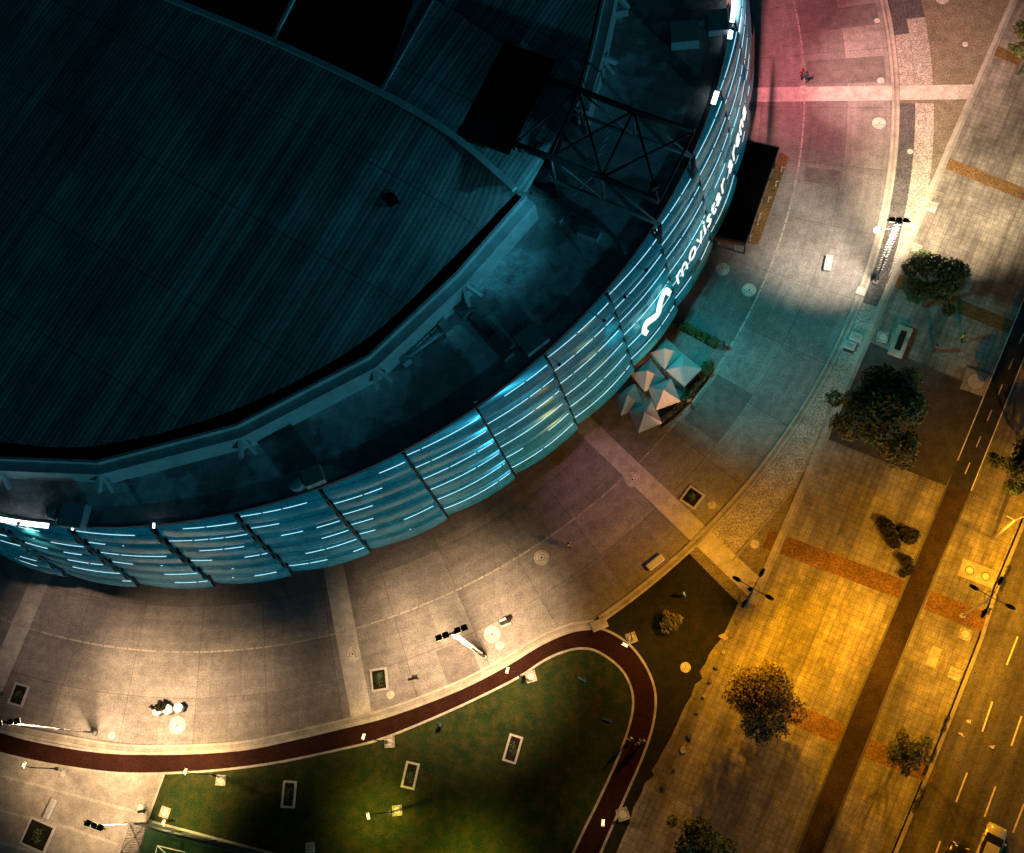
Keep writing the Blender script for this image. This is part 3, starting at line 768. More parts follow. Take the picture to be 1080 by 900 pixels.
hvac(561, 360, 18.8, 2.4, 2.2, .6, .65, 0, 'low square box unit close to the facade lights')
hvac(622, 249, 18.8, 2.0, .9, .7, -.45, 0, 'small slim box unit below the roof truss')
hvac(648, 15, 18.8, 2.6, 1.2, .9, .1, .3, 'slim duct unit beside the upper ring beam')
r = thing('duct_rack', 'long pipe duct with end boxes lying on the arena roof', 'duct', g(450, 365, 18.8), .62, 'plant units on the arena roof')
mb = MB(); mb.tube([(-2.2, 0, .5), (2.2, 0, .5)], .22, 10); mb.build('duct', M_HV, r)
for s in (-1, 1):
    mb = MB(); mb.box((2.3*s, .1, .45), (.8, 1.3, .9)); mb.build('end_box', M_HV, r, bev=.03)
mb = MB()
for k in range(5): mb.box((-1.8+.9*k, 0, .14), (.12, .6, .28))
mb.build('support', M_HV2, r)
r = thing('duct_rack', 'stepped duct run crossing the roof towards the facade', 'duct', g(505, 345, 18.8), -.85, 'plant units on the arena roof')
mb = MB(); mb.box((-2.4, 0, .4), (2.2, 1.2, .8)); mb.box((.2, .3, .3), (2.6, .8, .6)); mb.box((3.0, 0, .35), (2.6, 1.1, .7)); mb.build('duct', M_HV2, r, bev=.03)
mb = MB()
for k in range(6): mb.box((-3+1.3*k, .9, .1), (.1, .5, .2))
mb.build('support', M_HV2, r)

# ------------------------------------------------------------------ canopy
can = [g(x, y, 3.4) for x, y in ((777, 146), (822, 156), (787, 256), (752, 249))]
cc = sum(can, Vector())/4; base = Vector((cc.x, cc.y, 0))
r = thing('entrance_canopy', 'flat black entrance canopy jutting from the arena base', 'canopy', base)
cl_ = [p-base for p in can]
mb = MB(); mb.prism(cl_, 3.1, 3.4); mb.build('roof', M_BLACK, r)
mb = MB(); e = cl_+[cl_[0]]
for a, b_ in zip(e, e[1:]): mb.bar(a+Vector((0, 0, .03)), b_+Vector((0, 0, .03)), .12, .12)
mb.build('edge_trim', plain('canopy trim', (.05, .04, .04), .6), r)
ct = sum(cl_, Vector())/4
for p in cl_:
    q = p+(ct-p)*.08; mb = MB(); mb.tube([(q.x, q.y, 0), (q.x, q.y, 3.1)], .08, 8); mb.build('post', M_DARK, r)
mb = MB(); a, b_ = cl_[3]*.97, cl_[2]*.97; mb.bar(Vector((a.x, a.y, 2.6)), Vector((b_.x, b_.y, 2.6)), .12, .7); mb.build('fascia', plain('fascia with red light painted in', (.34, .05, .02), .6), r)  # fascia colour holds the red orange light on this face
post0 = None
for i, (x, y, where) in enumerate(((824, 181, 'top of the rust strip'), (818, 196, 'upper part of the rust strip'), (810, 213, 'middle of the rust strip beside the canopy'), (801, 230, 'just past the middle of the rust strip'), (799, 237, 'lower part of the rust strip'), (791, 254, 'bottom of the rust strip'), (775, 263, 'corner below the canopy'), (758, 257, 'arena side below the canopy'))):
    lab = f'short pale barrier post at {where}'
    if post0 is None:
        post0 = thing('barrier_post', lab, 'bollard', g(x, y), 0, 'pale posts around the entrance canopy')
        mb = MB(); mb.lathe([(.0, 0), (.09, 0), (.09, .05), (.04, .06), (.04, .95), (.05, .97), (.05, 1.05), (0, 1.07)], 12); mb.build('post', M_WHITEP, post0)
        mb = MB(); mb.box((.18, 0, .8), (.30, .04, .08)); mb.build('arm', M_WHITEP, post0)
    else: dup(post0, g(x, y), .2*i, lab)

# ------------------------------------------------------------------ trees and plants
def leaf_cloud(clumps, n, size, seed, nm=3, up=.35):
    R = random.Random(seed); V = []; F = []; Mi = []
    tot = sum(c[3]**2 for c in clumps)
    for cx, cy, cz, cr, mi in clumps:
        for _ in range(int(n*cr**2/tot)):
            d = Vector((R.gauss(0, 1), R.gauss(0, 1), R.gauss(0, 1)+.25)).normalized()
            rad = cr*(.45+.6*R.random()**.6)
            p = Vector((cx, cy, cz))+Vector((d.x*rad, d.y*rad, d.z*rad*.75))
            nn = (d*.6+Vector((R.gauss(0, .6), R.gauss(0, .6), R.gauss(0, .6)+up))).normalized()
            q = nn.to_track_quat('Z', 'X').to_matrix() @ Matrix.Rotation(R.uniform(0, 6.3), 3, 'Z')
            s = size*R.uniform(.55, 1.3); o = len(V)
            V += [tuple(p+q@Vector(c)) for c in ((s, 0, 0), (0, s*.5, .12*s), (-s*.9, 0, -.1*s), (0, -s*.5, .12*s))]
            F.append((o, o+1, o+2, o+3)); Mi.append(mi if R.random() < .7 else R.randrange(nm))
    mb = MB(); mb.v = V; mb.f = F; mb.m = Mi; mb.sm = [False]*len(F); return mb
def tree(x, y, zc, cr, h, seed, label, mats, nleaf, size, nclump=26, flat=.6, lobes=None, group='trees on the esplanade', name='tree', gap=1.0):
    R = random.Random(seed)
    c = g(x, y, zc); base = Vector((c.x, c.y, 0))
    r = thing(name, label, 'tree', base, 0, group)
    # trunk and limbs
    mb = MB(); th = h*.42
    mb.tube([(0, 0, 0), (.1, .05, th*.5), (.05, .1, th)], [.30*cr/4+.06, .24*cr/4+.05, .18*cr/4+.04], 9)
    mb.build('trunk', M_BARK, r)
    mb = MB(); cl = []
    for i in range(nclump):
        a = i*2.399+R.uniform(-.4, .4); rr = cr*.86*sqrt((i+.4)/nclump)*R.uniform(.75, 1.08)
        if lobes: rr *= 1+.28*sin(lobes*a+seed)
        zz = zc+(h-zc)*(1-(rr/cr)**2)*R.uniform(.45, 1.0)-R.random()*.8
        k = cr*R.uniform(.17, .33)*gap
        cl.append((rr*cos(a), rr*sin(a), zz, k, R.randrange(len(mats))))
        if i % 2 == 0:
            e = Vector((rr*cos(a), rr*sin(a), zz)); s = Vector((.05, .1, th*R.uniform(.75, 1))); m_ = s.lerp(e, .5)+Vector((0, 0, -.4))
            mb.tube([s, m_, e], [.10*cr/4+.03, .06*cr/4+.02, .02], 6)
    mb.build('limbs', M_BARK, r)
    leaf_cloud(cl, nleaf, size, seed, len(mats)).build('crown', mats, r)
    return r
LA = leaf_mats('broad', [(.028, .052, .018), (.05, .085, .026), (.085, .115, .035)])
LB = leaf_mats('olive', [(.045, .055, .016), (.075, .08, .024), (.11, .10, .03)])
LC = leaf_mats('rust', [(.055, .045, .02), (.08, .06, .026), (.11, .08, .035)])
LD = leaf_mats('dusk', [(.005, .006, .004), (.008, .008, .005)])
tree(929, 432, 6.2, 4.9, 9.0, 11, 'biggest loose crowned tree on the esplanade left of the asphalt drive', LA[1:]+LB[1:], 12500, .20, 40, lobes=3)
tree(987, 299, 5.2, 3.4, 7.6, 12, 'dark green compact tree beside the rust paver band', LA, 5200, .19, 24, lobes=4)
tree(804, 741, 4.6, 3.55, 7.2, 13, 'round dense rusty bush tree standing on amber pavers', LC, 9500, .15, 46, lobes=None, gap=1.1)
tree(958, 793, 4.4, 2.2, 6.0, 14, 'small loose green tree beside the avenue kerb', LB, 1900, .17, 18, lobes=3)
tree(738, 893, 4.5, 2.9, 6.6, 15, 'dark tree cut by the bottom edge of the picture', LA, 3600, .18, 24, lobes=5)
tree(1083, 493, 5.2, 2.9, 7.2, 16, 'dark tree cut by the right edge beside the avenue', LA[:2]+LB[:1], 3800, .18, 24, lobes=4)
tree(1088, 45, 5.2, 2.6, 7.2, 17, 'olive green tree in the top right corner', LB+LA[2:], 3600, .18, 22, lobes=3)
# near-black low foliage in three lobes over the pavers
c = g(946, 568); r = thing('shrub', 'flat nearly black foliage with three lobes on amber pavers', 'shrub', c, 0, 'shrubs beside the paths')
cl = []
for (x, y, k) in ((936, 556, 1.05), (940, 566, .9), (930, 550, .7), (944, 573, .7), (960, 566, .95), (966, 563, .6), (955, 560, .7), (956, 592, .85), (959, 600, .7), (953, 604, .6), (950, 586, .5)):
    p = g(x, y, .7)-c; cl.append((p.x, p.y, .45, k*.75, rng.randrange(2)))
leaf_cloud(cl, 4200, .13, 31, 2).build('foliage', LD, r)
mb = MB()
for q in cl: mb.tube([(0, 0, 0), (q[0], q[1], .5)], [.04, .015], 5)
mb.build('stems', M_BARK, r)
def shrub(x, y, rad, h, n, seed, mats, label, size=.12, group='shrubs beside the paths'):
    c = g(x, y); r = thing('shrub', label, 'shrub', c, 0, group); R = random.Random(seed); cl = []
    mb = MB()
    for i in range(9):
        a = i*2.4; rr = rad*.75*sqrt(i/9); cl.append((rr*cos(a), rr*sin(a), h*R.uniform(.5, .9), rad*R.uniform(.3, .45), R.randrange(len(mats))))
        mb.tube([(0, 0, 0), cl[-1][:3]], [.03, .012], 5)
    leaf_cloud(cl, n, size, seed, len(mats)).build('foliage', mats, r); mb.build('stems', M_BARK, r); return r
shrub(706, 658, 1.15, 1.2, 700, 41, leaf_mats('pale', [(.15, .13, .07), (.10, .10, .05)]), 'pale leafy shrub alone on the dark verge', .16)
shrub(744, 393, .75, .9, 900, 42, leaf_mats('amber', [(.22, .13, .03), (.14, .10, .03)]), 'bright amber shrub at the corner of the tents', .10)
shrub(711, 340, .55, .8, 450, 43, LB, 'small olive shrub touching the facade above the tents', .10)
# palm at left
c = g(2, 732); r = thing('palm_tree', 'dark palm with drooping fronds at the left edge', 'palm', Vector((c.x, c.y, 0)))
mb = MB(); mb.tube([(0, 0, 0), (.05, 0, 1.4), (0, .05, 2.8)], [.2, .15, .13], 9); mb.build('trunk', M_BARK, r)
for k in range(13):
    a = k*2*pi/13+rng.uniform(-.15, .15); mb = MB(); L = rng.uniform(1.3, 1.75)
    for i in range(11):
        s0 = i/11; p = Vector((L*s0*cos(a), L*s0*sin(a), 2.85+.7*s0-1.3*s0*s0)); d = Vector((cos(a), sin(a), .3-s0)).normalized(); sd = Vector((-sin(a), cos(a), 0))
        for s in (-1, 1):
            e = p+d*.3+sd*s*.42*(1-s0*.55)-Vector((0, 0, .12)); mb.add([p, p+d*.11, e], [(0, 1, 2)])
    mb.build('frond', LD[0] if k % 2 else LA[0], r)
# hedges around the tents
def hedge(pts, w, h, n, seed, mats, label):
    P = cat_rom(px(pts), 6); c = P[len(P)//2]; r = thing('hedge', label, 'hedge', Vector((c.x, c.y, 0)), 0, 'planted hedges around the tents'); R = random.Random(seed)
    cl = []
    for p in P:
        for s in (-.5, 0, .5): cl.append((p.x-c.x+R.uniform(-.15, .15)+s*w*.6, p.y-c.y+s*w*.4, h*R.uniform(.55, .85), w*R.uniform(.28, .42), R.randrange(len(mats))))
    leaf_cloud(cl, n, .09, seed, len(mats)).build('foliage', mats, r)
    mb = MB(); ribbon_mb(mb, [p-Vector((c.x, c.y, 0)) for p in P], -w/2, w/2, 0, .3); mb.build('planter_bed', M_SOIL, r)
hedge([(719, 345), (732, 352), (745, 359), (756, 365)], .8, .9, 1500, 51, LB, 'straight olive hedge leading out from the facade above the tents')
hedge([(747, 384), (742, 398), (733, 409), (722, 423), (708, 437), (693, 449)], 1.0, .8, 2600, 52, LC+LB[2:], 'curved rusty hedge along the outer side of the tents')

# ------------------------------------------------------------------ tents
M_TENT = plain('white tent fabric', (.42, .42, .41), .8, 0, .12, 1.2)
tent0 = None
TENTS = [(701, 367.5, 3, 'upper left tent closest to the facade and the olive hedge'), (721, 385, 0, 'rightmost tent beside the amber shrub'), (682.5, 391, 12, 'middle tent of the row against the facade'),
         (700, 411, 27, 'middle tent of the outer row by the rusty hedge'), (661.7, 416.7, 25, 'leftmost tent pressed against the facade'), (680, 435, 24, 'lowest tent nearest the paving band')]
for x, y, a, where in TENTS:
    p = g(x, y, 3.5); lab = f'pointed pyramid tent, {where}'; bl = Vector((p.x, p.y, 0)); rz = RAD(45-a)
    if tent0: dup(tent0, bl, rz, lab); continue
    tent0 = thing('tent', lab, 'tent', bl, rz, 'pyramid tents beside the arena')
    s = 1.27; mb = MB(); n = 6
    for k in range(4):
        Rz = Matrix.Rotation(k*pi/2, 3, 'Z'); vs = []
        for i in range(n+1):
            t = i/n; rr = s*t; z = 3.5-1.25*(t**.82)
            for q in (-1, 0, 1): vs.append(Rz@Vector((rr, q*rr, z-.05*(1-abs(q))*t)))
        mb.add(vs, [(i*3+q, i*3+3+q, i*3+4+q, i*3+1+q) for i in range(n) for q in range(2)])
        mb.add([Rz@Vector(v) for v in ((s, -s, 2.25), (s, s, 2.25), (s+.01, s, 2.0), (s+.01, -s, 2.0))], [(0, 3, 2, 1)])
    mb.build('canopy', M_TENT, tent0)
    for sx in (-1, 1):
        for sy in (-1, 1):
            mb = MB(); mb.tube([(sx*1.12, sy*1.12, 0), (sx*1.12, sy*1.12, 2.2)], .035, 6); mb.build('leg', M_STEEL, tent0)
    mb = MB(); mb.lathe([(0, 3.62), (.05, 3.58), (.05, 3.46), (0, 3.44)], 8); mb.build('finial', M_STEEL, tent0)

# ------------------------------------------------------------------ lamps
LIGHTS = []
def light(kind, name, loc_, energy, col, parent=None, radius=.25, aim=None, angle=None, blend=.6):
    d = bpy.data.lights.new(name, kind); d.energy = energy; d.color = col; d.shadow_soft_size = radius
    if kind == 'SPOT': d.spot_size = RAD(angle or 120); d.spot_blend = blend
    o = bpy.data.objects.new(name, d); COL.objects.link(o); o.location = loc_
    if aim is not None:
        o.rotation_euler = (Vector(aim)-Vector(loc_)).to_track_quat('-Z', 'Y').to_euler()
    else: o.rotation_euler = (0, 0, 0)
    if parent:
        bpy.context.view_layer.update(); o.parent = parent; o.matrix_parent_inverse = parent.matrix_world.inverted() if False else Matrix.Translation(-parent.location) @ Matrix() if parent.rotation_euler.z == 0 else parent.matrix_basis.inverted()
    return o
WARM = (1.0, .64, .335); SOD = (1.0, .385, .0); WHITE = (1.0, .81, .60); PINK = (1.0, .38, .36); AMB = (1.0, .62, .22)

def mast(bx, by, hx, hy, h, heads, label, aim=None, e=9000, col=WARM, arm_rot=0.0, rungs=True, ang_=140, polem=None):
    b = g(bx, by); top = Vector((b.x, b.y, h))
    r = thing('floodlight_mast', label, 'light mast', b, 0, 'tall floodlight masts')
    mb = MB(); mb.tube([(0, 0, 0), (0, 0, h*.5), (0, 0, h)], [.10, .08, .055], 12); mb.tube([(0, 0, 0), (0, 0, .3)], [.34, .3], 12)
    mb.tube([(0, 0, h*.45), (0, 0, h*.45+.25)], .17, 12)
    pole = mb.build('pole', polem or M_WHITEP, r)
    if rungs:
        mb = MB()
        for k in range(int((h-3)/.55)): mb.bar((-.32, 0, 3+.55*k), (.32, 0, 3+.55*k), .04, .04)
        mb.build('rungs', M_WHITEP, pole)
    ca, sa = cos(arm_rot), sin(arm_rot)
    mb = MB(); mb.bar((-1.1*ca, -1.1*sa, h), (1.1*ca, 1.1*sa, h), .10, .10); mb.bar((0, 0, h-.7), (.7*ca, .7*sa, h), .06); mb.bar((0, 0, h-.7), (-.7*ca, -.7*sa, h), .06); mb.build('crossarm', M_DARK, r)
    for k in range(heads):
        s = (k-(heads-1)/2)*.62+(.22 if k >= heads/2 else -.22)*(heads > 3)
        hd = Vector((s*ca, s*sa, h+.12)); Rm = Matrix.Rotation(arm_rot, 3, 'Z') @ Matrix.Rotation(.35 if k % 2 else -.35, 3, 'X')
        mb = MB(); mb.box(hd, (.52, .50, .2), mat=Rm); o = mb.build('floodlight', M_DARK, r, bev=.03)
        mb = MB(); mb.box(hd+Rm@Vector((0, 0, -.125)), (.46, .44, .02), mat=Rm); mb.build('lens', plain('warm floodlight lens', (.9, .85, .7), .3, emit=WARM, es=12), o)
    p = b+Vector((0, 0, h-.35)); a_ = aim or Vector((b.x, b.y, 0))
    light('SPOT', 'floodlight_beam', p+Vector((.75*sa+.2, -.75*ca, 0)), e, col, r, .3, a_, ang_, 1.0)
    return r
mast(511, 693, 463, 667, 17.0, 4, 'tall white mast with twin dark floodlights beside the running path', g(494, 690), 44000, WARM, .35, True, 84, M_GREYP)
mast(923, 298, 932, 235, 13.2, 3, 'dark laddered floodlight mast on the charcoal strip', g(876, 252), 27000, WHITE, -.15, True, 74, M_GREYP)
mast(100, 773, 5, 768, 16.0, 4, 'laddered white mast leaning to the left edge above the red path', g(150, 746), 34000, WARM, .1, True, 72, M_GREYP)
mast(158, 868, 103, 865, 11.0, 3, 'bright white mast at the corner of the green court', g(118, 838), 15000, WARM, -.3, True, 84, M_GREYP)
# a bright lit lantern on the dark mast
p = g(923, 298); q = g(925, 243, 11.6)
rr_ = thing('lantern', 'glaring white lantern clamped on the dark laddered mast', 'lantern', q, 0)
mb = MB(); mb.lathe([(0, -.26), (.2, -.22), (.3, 0), (.24, .2), (0, .3)], 16); mb.build('glass', plain('lantern glass', (.9, .9, .9), .3, emit=(1, .95, .85), es=30), rr_)
mb = MB(); mb.bar((0, 0, .1), (p.x-q.x, p.y-q.y, .1), .06); mb.build('bracket', M_DARK, rr_)

def street4(bx, by, hx, hy, h, label, e, col, polem, head_dim=(1, .5, 1, 1)):
    b = g(bx, by); r = thing('street_lamp', label, 'street lamp', b, 0, 'four headed street lamps')
    t = g(hx, hy, h)-b
    mb = MB(); mb.tube([(0, 0, 0), (0, 0, h)], [.14, .08], 10); mb.tube([(0, 0, 0), (0, 0, .35)], [.3, .22], 10); mb.build('pole', polem, r)
    mb = MB()
    for k in range(24): mb.bar((.55*cos(k*pi/12), .55*sin(k*pi/12), h-.3), (.55*cos((k+1)*pi/12), .55*sin((k+1)*pi/12), h-.3), .05)
    mb.build('ring', M_STEEL, r)
    for k in range(4):
        a = RAD(58)+k*pi/2; d = Vector((cos(a), sin(a), 0))
        mb = MB(); mb.tube([(0, 0, h-.2), d*.8+Vector((0, 0, h)), d*1.35+Vector((0, 0, h+.05))], .035, 6); o = mb.build('arm', M_DARK, r)
        mb = MB(); mb.tube([d*1.2+Vector((0, 0, h)), d*1.5+Vector((0, 0, h+.06)), d*2.0+Vector((0, 0, h+.03))], [.10, .21, .13], 8); mb.build('lamp_head', M_DARK, o)
        dirf = head_dim[k]     # each head dimmed to shape its pool; no shield is built
        light('SPOT', 'street_light', b+d*1.6+Vector((0, 0, h-.3)), e/1.45*dirf, col, r, .15, b+d*12.5, 128, 1.0)
    return r
street4(788, 638, 806, 615, 9.0, 'dark four headed street lamp at the end of the paving band', 25500, SOD, M_GREYP, (.22, .33, .55, 1.1))
street4(1015, 650, 1042, 632, 10.5, 'pale four headed street lamp beside the avenue kerb', 17500, (1.0, .415, .02), M_WHITEP)
street4(915, 962, 930, 968, 10.0, 'four headed street lamp below the picture by the avenue kerb', 3200, SOD, M_WHITEP)
_m = [o for o in COL.objects if o.name.startswith('floodlight_mast')][2]
light('SPOT', 'floodlight_beam', g(100, 773)+Vector((.6, .1, 15)), 26000, WARM, _m, .3, g(235, 757), 50, 1.0)
_m = [o for o in COL.objects if o.name.startswith('floodlight_mast')][1]
light('SPOT', 'floodlight_beam', g(923, 298)+Vector((.3, 0, 12.4)), 56000, (1.0, .74, .44), _m, .3, g(1012, 185), 82, 1.0)
# single curved arm lamp at the right edge
# added narrow amber flood and box on the first lamp's pole, lighting the tents
_b = g(788, 638); _l = [o for o in COL.objects if o.name == 'street_lamp'][0]
_d = (g(697, 408)-_b).normalized()
mb = MB(); mb.box(_d*.35+Vector((0, 0, 6.6)), (.36, .36, .22), atan2(_d.y, _d.x)); mb.build('floodlight', M_DARK, _l, bev=.03)  # box added to carry the tent light
light('SPOT', 'added_tent_flood', _b+_d*.6+Vector((0, 0, 6.6)), 26000, (1.0, .38, .15), _l, .1, g(695, 402, 3.0), 13.5, .5)
b = g(1047, 568); r = thing('street_lamp', 'single armed pale street lamp with a curved neck', 'street lamp', b)
mb = MB(); mb.tube([(0, 0, 0), (0, 0, 7.5)], [.15, .09], 10); mb.build('pole', plain('pale cream pole paint', (.62, .58, .48), .5), r)  # pole paint is an even pale cream
mb = MB(); mb.tube([(0, 0, 7.4), (.9, .3, 7.9), (1.5, -.2, 7.9), (1.8, -.9, 7.6)], [.06, .05, .05, .05], 7); mb.tube([(0, 0, 7.5), (-.7, .4, 7.6)], .06, 7); mb.build('arm', M_WHITEP, r)
mb = MB(); mb.tube([(1.75, -.75, 7.65), (1.95, -1.3, 7.5)], [.10, .14], 8); mb.build('lamp_head', M_DARK, r)
light('SPOT', 'street_light', b+Vector((1.9, -1.2, 7.2)), 2600, SOD, r, .15, b+Vector((1.9, -1.4, 0)), 150, .5)

# small path lamps
M_HEAD = plain('path lamp lens', (.9, .85, .7), .3, emit=(1.0, .66, .28), es=5)
def path_lamp(bx, by, hx, hy, label, e=420, h=4.6, col=AMB):
    b = g(bx, by); t = g(hx, hy, h)-b; r = thing('path_lamp', label, 'path lamp', b, 0, 'small lamps along the running path')
    d = Vector((t.x, t.y, 0)); 
    if d.length < .3: d = Vector((-.6, .1, 0))
    dn_ = d.normalized()
    mb = MB(); mb.tube([(0, 0, 0), (0, 0, h)], [.07, .045], 8); mb.box((0, 0, .06), (.34, .34, .12)); mb.build('pole', M_DARK, r)
    mb = MB(); mb.tube([(0, 0, h-.1), d*.5+Vector((0, 0, h+.05)), d+Vector((0, 0, h))], .03, 6); mb.build('arm', M_DARK, r)
    a = atan2(dn_.y, dn_.x)
    mb = MB(); mb.box(d+Vector((0, 0, h+.02)), (.54, .2, .09), a+pi/2, 0); o = mb.build('lamp_head', M_DARK, r, bev=.02)
    mb = MB(); mb.box(d+Vector((0, 0, h-.06)), (.56, .24, .05), a+pi/2); mb.box(d+Vector((0, 0, h+.085)), (.34, .13, .03), a+pi/2); mb.build('lens', M_HEAD, o)
    light('SPOT', 'path_light', b+d+Vector((0, 0, h-.2)), e, col, r, .12, b+d*1.1, 128, .9)
path_lamp(549, 714, 535, 707, 'path lamp with its bright head over the middle of the red path', 260)
path_lamp(667, 675, 659, 680, 'path lamp on the outside of the red path bend', 380)
path_lamp(648, 868, 636, 868, 'path lamp at the lower right end of the red path', 260)
path_lamp(408, 783, 383, 777, 'path lamp reaching over the red path near the tree pit', 700)
path_lamp(223, 817, 195, 814, 'path lamp at the left tip of the lawn', 2400)
path_lamp(60, 811, 25, 807, 'path lamp standing in the pale concrete yard', 900, 5.0, WARM)
path_lamp(412, 857, 388, 861, 'path lamp alone in the middle of the lawn', 2000, 4.6, (1.0, .70, .10))
path_lamp(505, 922, 484, 917, 'path lamp on the lawn just below the picture', 1900, 5.2, (1.0, .80, .10))
path_lamp(186, 866, 172, 868, 'path lamp at the fence corner of the lawn', 1700, 4.2, (1.0, .78, .25))

# ------------------------------------------------------------------ covers, pits and pads
man0 = {}
def manhole(x, y, rpx, label, dark=False):
    rad = rpx/10.6
    key = dark
    if key not in man0:
        r = thing('manhole_cover', label, 'manhole cover', g(x, y, .012), 0, 'round manhole covers'); man0[key] = r
        mb = MB()
        mb.lathe([(1.0, 0), (1.0, .012), (.84, .014), (.84, .006), (.80, .006), (.80, .014), (.46, .016), (.46, .008), (.42, .008), (.42, .016), (.0, .016)], 32, smooth=False)
        mb.build('lid', M_IRON if dark else M_COVER, r)
        mb = MB()
        for k in range(3): mb.box((.62*cos(k*2.1), .62*sin(k*2.1), .017), (.14, .09, .006), k*2.1)
        mb.box((0, 0, .018), (.22, .22, .006)); mb.disc(.84, .0075, 32, r0=.80); mb.disc(.46, .0095, 32, r0=.42)
        mb.build('lifting_slot', M_DARK, r); r.scale = (rad, rad, 1)
    else:
        r = dup(man0[key], g(x, y, .012), x*.37, label); r.scale = (rad, rad, 1)
for x, y, q, lab, dk_ in ((762, 284, 7.8, 'round cover between the arena canopy and the dashed line', 0), (790, 306, 7.8, 'bright round cover on the dashed line below the canopy', 0), (927, 130, 7.5, 'round ringed cover just below the crossing band by the kerb', 0),
        (925, 22, 3.4, 'small pale cover near the kerb at the top', 0), (929, 85, 4, 'small pale cover touching the crossing band', 0), (847, 95, 6, 'dull cover under the walkers on the crossing band', 0),
        (667, 506, 8, 'cover where the dashed line meets the lower paving band', 0), (571, 588, 8, 'pale cover on the dashed line near the yellow shirted walker', 0), (519, 669, 8.6, 'very bright large cover beside the sign stand', 0),
        (527, 681, 4.4, 'small disc touching the large bright cover', 0), (372, 690, 8, 'grey cover on the left paving band', 0), (187, 765, 9, 'bright cover beside the white hexagonal seats', 0), (118, 776, 4, 'small pale cover at the foot of the left mast', 0),
        (412, 733, 4.2, 'small pale cover under the tree pit', 0), (1018, 47, 3.4, 'tiny cover alone in the brown aggregate', 0), (994, -1, 7.2, 'cover cut by the top edge of the picture', 0), (960, 160, 3.2, 'small cover between charcoal and speckled strips', 0),
        (751, 533, 4.4, 'small amber lit cover beside the lower tree pit', 0), (796, 574, 4.6, 'small cover in the aggregate wedge by the diagonal kerb', 0), (723, 704, 5.2, 'amber round cover on the dark verge', 0), (1028, 710, 7.5, 'faint worn cover on the avenue asphalt', 1)):
    manhole(x, y, q, lab, bool(dk_))
def pit(x, y, w, l, rz, label, open_=True):
    r = thing('tree_pit', label, 'tree pit', g(x, y, .0), rz, 'framed rectangular pits')
    mb = MB(); t = .2; hh = .16
    for c, s in (((-w/2+t/2, 0, hh/2), (t, l, hh)), ((w/2-t/2, 0, hh/2), (t, l, hh)), ((0, -l/2+t/2, hh/2-.002), (w-2*t, t, hh)), ((0, l/2-t/2, hh/2-.002), (w-2*t, t, hh))): mb.box(c, s)
    mb.build('frame', M_CONC, r)
    mb = MB(); mb.box((0, 0, .04), (w-2*t, l-2*t, .08)); mb.build('soil', M_SOIL, r)
    R = random.Random(int(x)); cl = [(R.uniform(-.14, .14)*w, R.uniform(-.2, .2)*l, .2, .32, R.randrange(3)) for _ in range(8)]
    leaf_cloud(cl, 160, .09, int(x), 3).build('plants', LA, r)
IMG = lambda deg: RAD(deg)
pit(305, 838, 1.35, 2.5, IMG(-3), 'upright pale framed pit on the left half of the lawn')
pit(433, 818, 1.35, 2.45, IMG(-12), 'tilted pale framed pit in the middle of the lawn')
pit(541, 790, 1.35, 2.6, IMG(-17), 'tilted pale framed pit on the right half of the lawn')
pit(400, 717, 1.7, 2.2, IMG(8), 'leafy pit on the plaza right of the paving band')
pit(730, 525, 1.8, 1.9, IMG(-38), 'dark square pit beside the lower paving band')
pit(20, 733, 1.7, 2.2, IMG(-15), 'leafy pit near the palm at the left')
pit(40, 881, 2.9, 2.7, IMG(-20), 'large dark pit in the lower left yard')
def pad(x, y, s, rz, label, ring=True, mat=None, s2=None):
    r = thing('access_pad', label, 'access cover', g(x, y, .02), rz, 'square concrete access pads')
    mb = MB(); mb.box((0, 0, .045), (s, s2 or s, .09)); mb.build('slab', mat or M_MANHOLE, r, bev=.02)
    mb = MB(); n_ = .34*s
    if ring:
        mb.lathe([(n_, .09), (n_, .1), (0, .1)], 24, smooth=False); mb.build('round_lid', M_CONC, r)
        mb = MB(); mb.disc(n_+.05, .094, 24, r0=n_+.0)
        for a in (1, -1):
            for b2 in (1, -1): mb.box((a*s*.38, b2*s*.38, .094), (.09, .09, .012))
        mb.build('lid_joint', M_IRON, r)
    else:
        mb.box((0, .15, .094), (s*.7, .05, .01)); mb.box((0, -.2, .094), (s*.7, .05, .01)); mb.build('lid_joint', M_IRON, r)
for x, y, s, rz, lab, rg in ((560, 714, 1.05, .25, 'square pad beside the middle path lamp', 1), (411, 783, 1.0, .05, 'square pad beside the tree pit path lamp', 1), (233, 823, 1.0, -.05, 'bright square pad at the left tip of the lawn', 1), (174, 857, 1.0, -.3, 'bright square pad near the court corner', 1),
        (419, 855, .95, .1, 'square pad beside the lone lawn lamp', 1), (657, 859, 1.1, .3, 'square pad by the lower end of the red path', 1), (666, 673, 1.0, .3, 'amber square pad by the path bend', 1), (67, 816, .95, -.1, 'square pad at the foot of the yard lamp', 1), (148, 852, 1.0, -.2, 'bright square pad at the tip of the yard', 1),
        (1029, 403, 2.4, -.42, 'large dull square pad on the dark asphalt drive', 1), (931, 356, 1.15, -.3, 'small teal lit pad near the stone bench', 1), (982, 218, 1.15, -.45, 'framed rectangular pad beside the diagonal kerb', 0), (967, 262, .95, -.45, 'pale square pad above the round tree', 0), (1018, 669, 1.1, -.45, 'pale square pad near the leaning street lamp', 1), (1007, 711, 1.1, -.45, 'faint square pad along the avenue kerb', 0), (327, 894, .9, .05, 'small square pad at the bottom of the lawn', 0)):
    pad(x, y, s, rz, lab, bool(rg), M_RUBBLE if s > 2 else None)
r = thing('access_pad', 'rectangular pad with two round lids beside the avenue', 'access cover', g(1031, 605, .016), -.42, 'square concrete access pads')
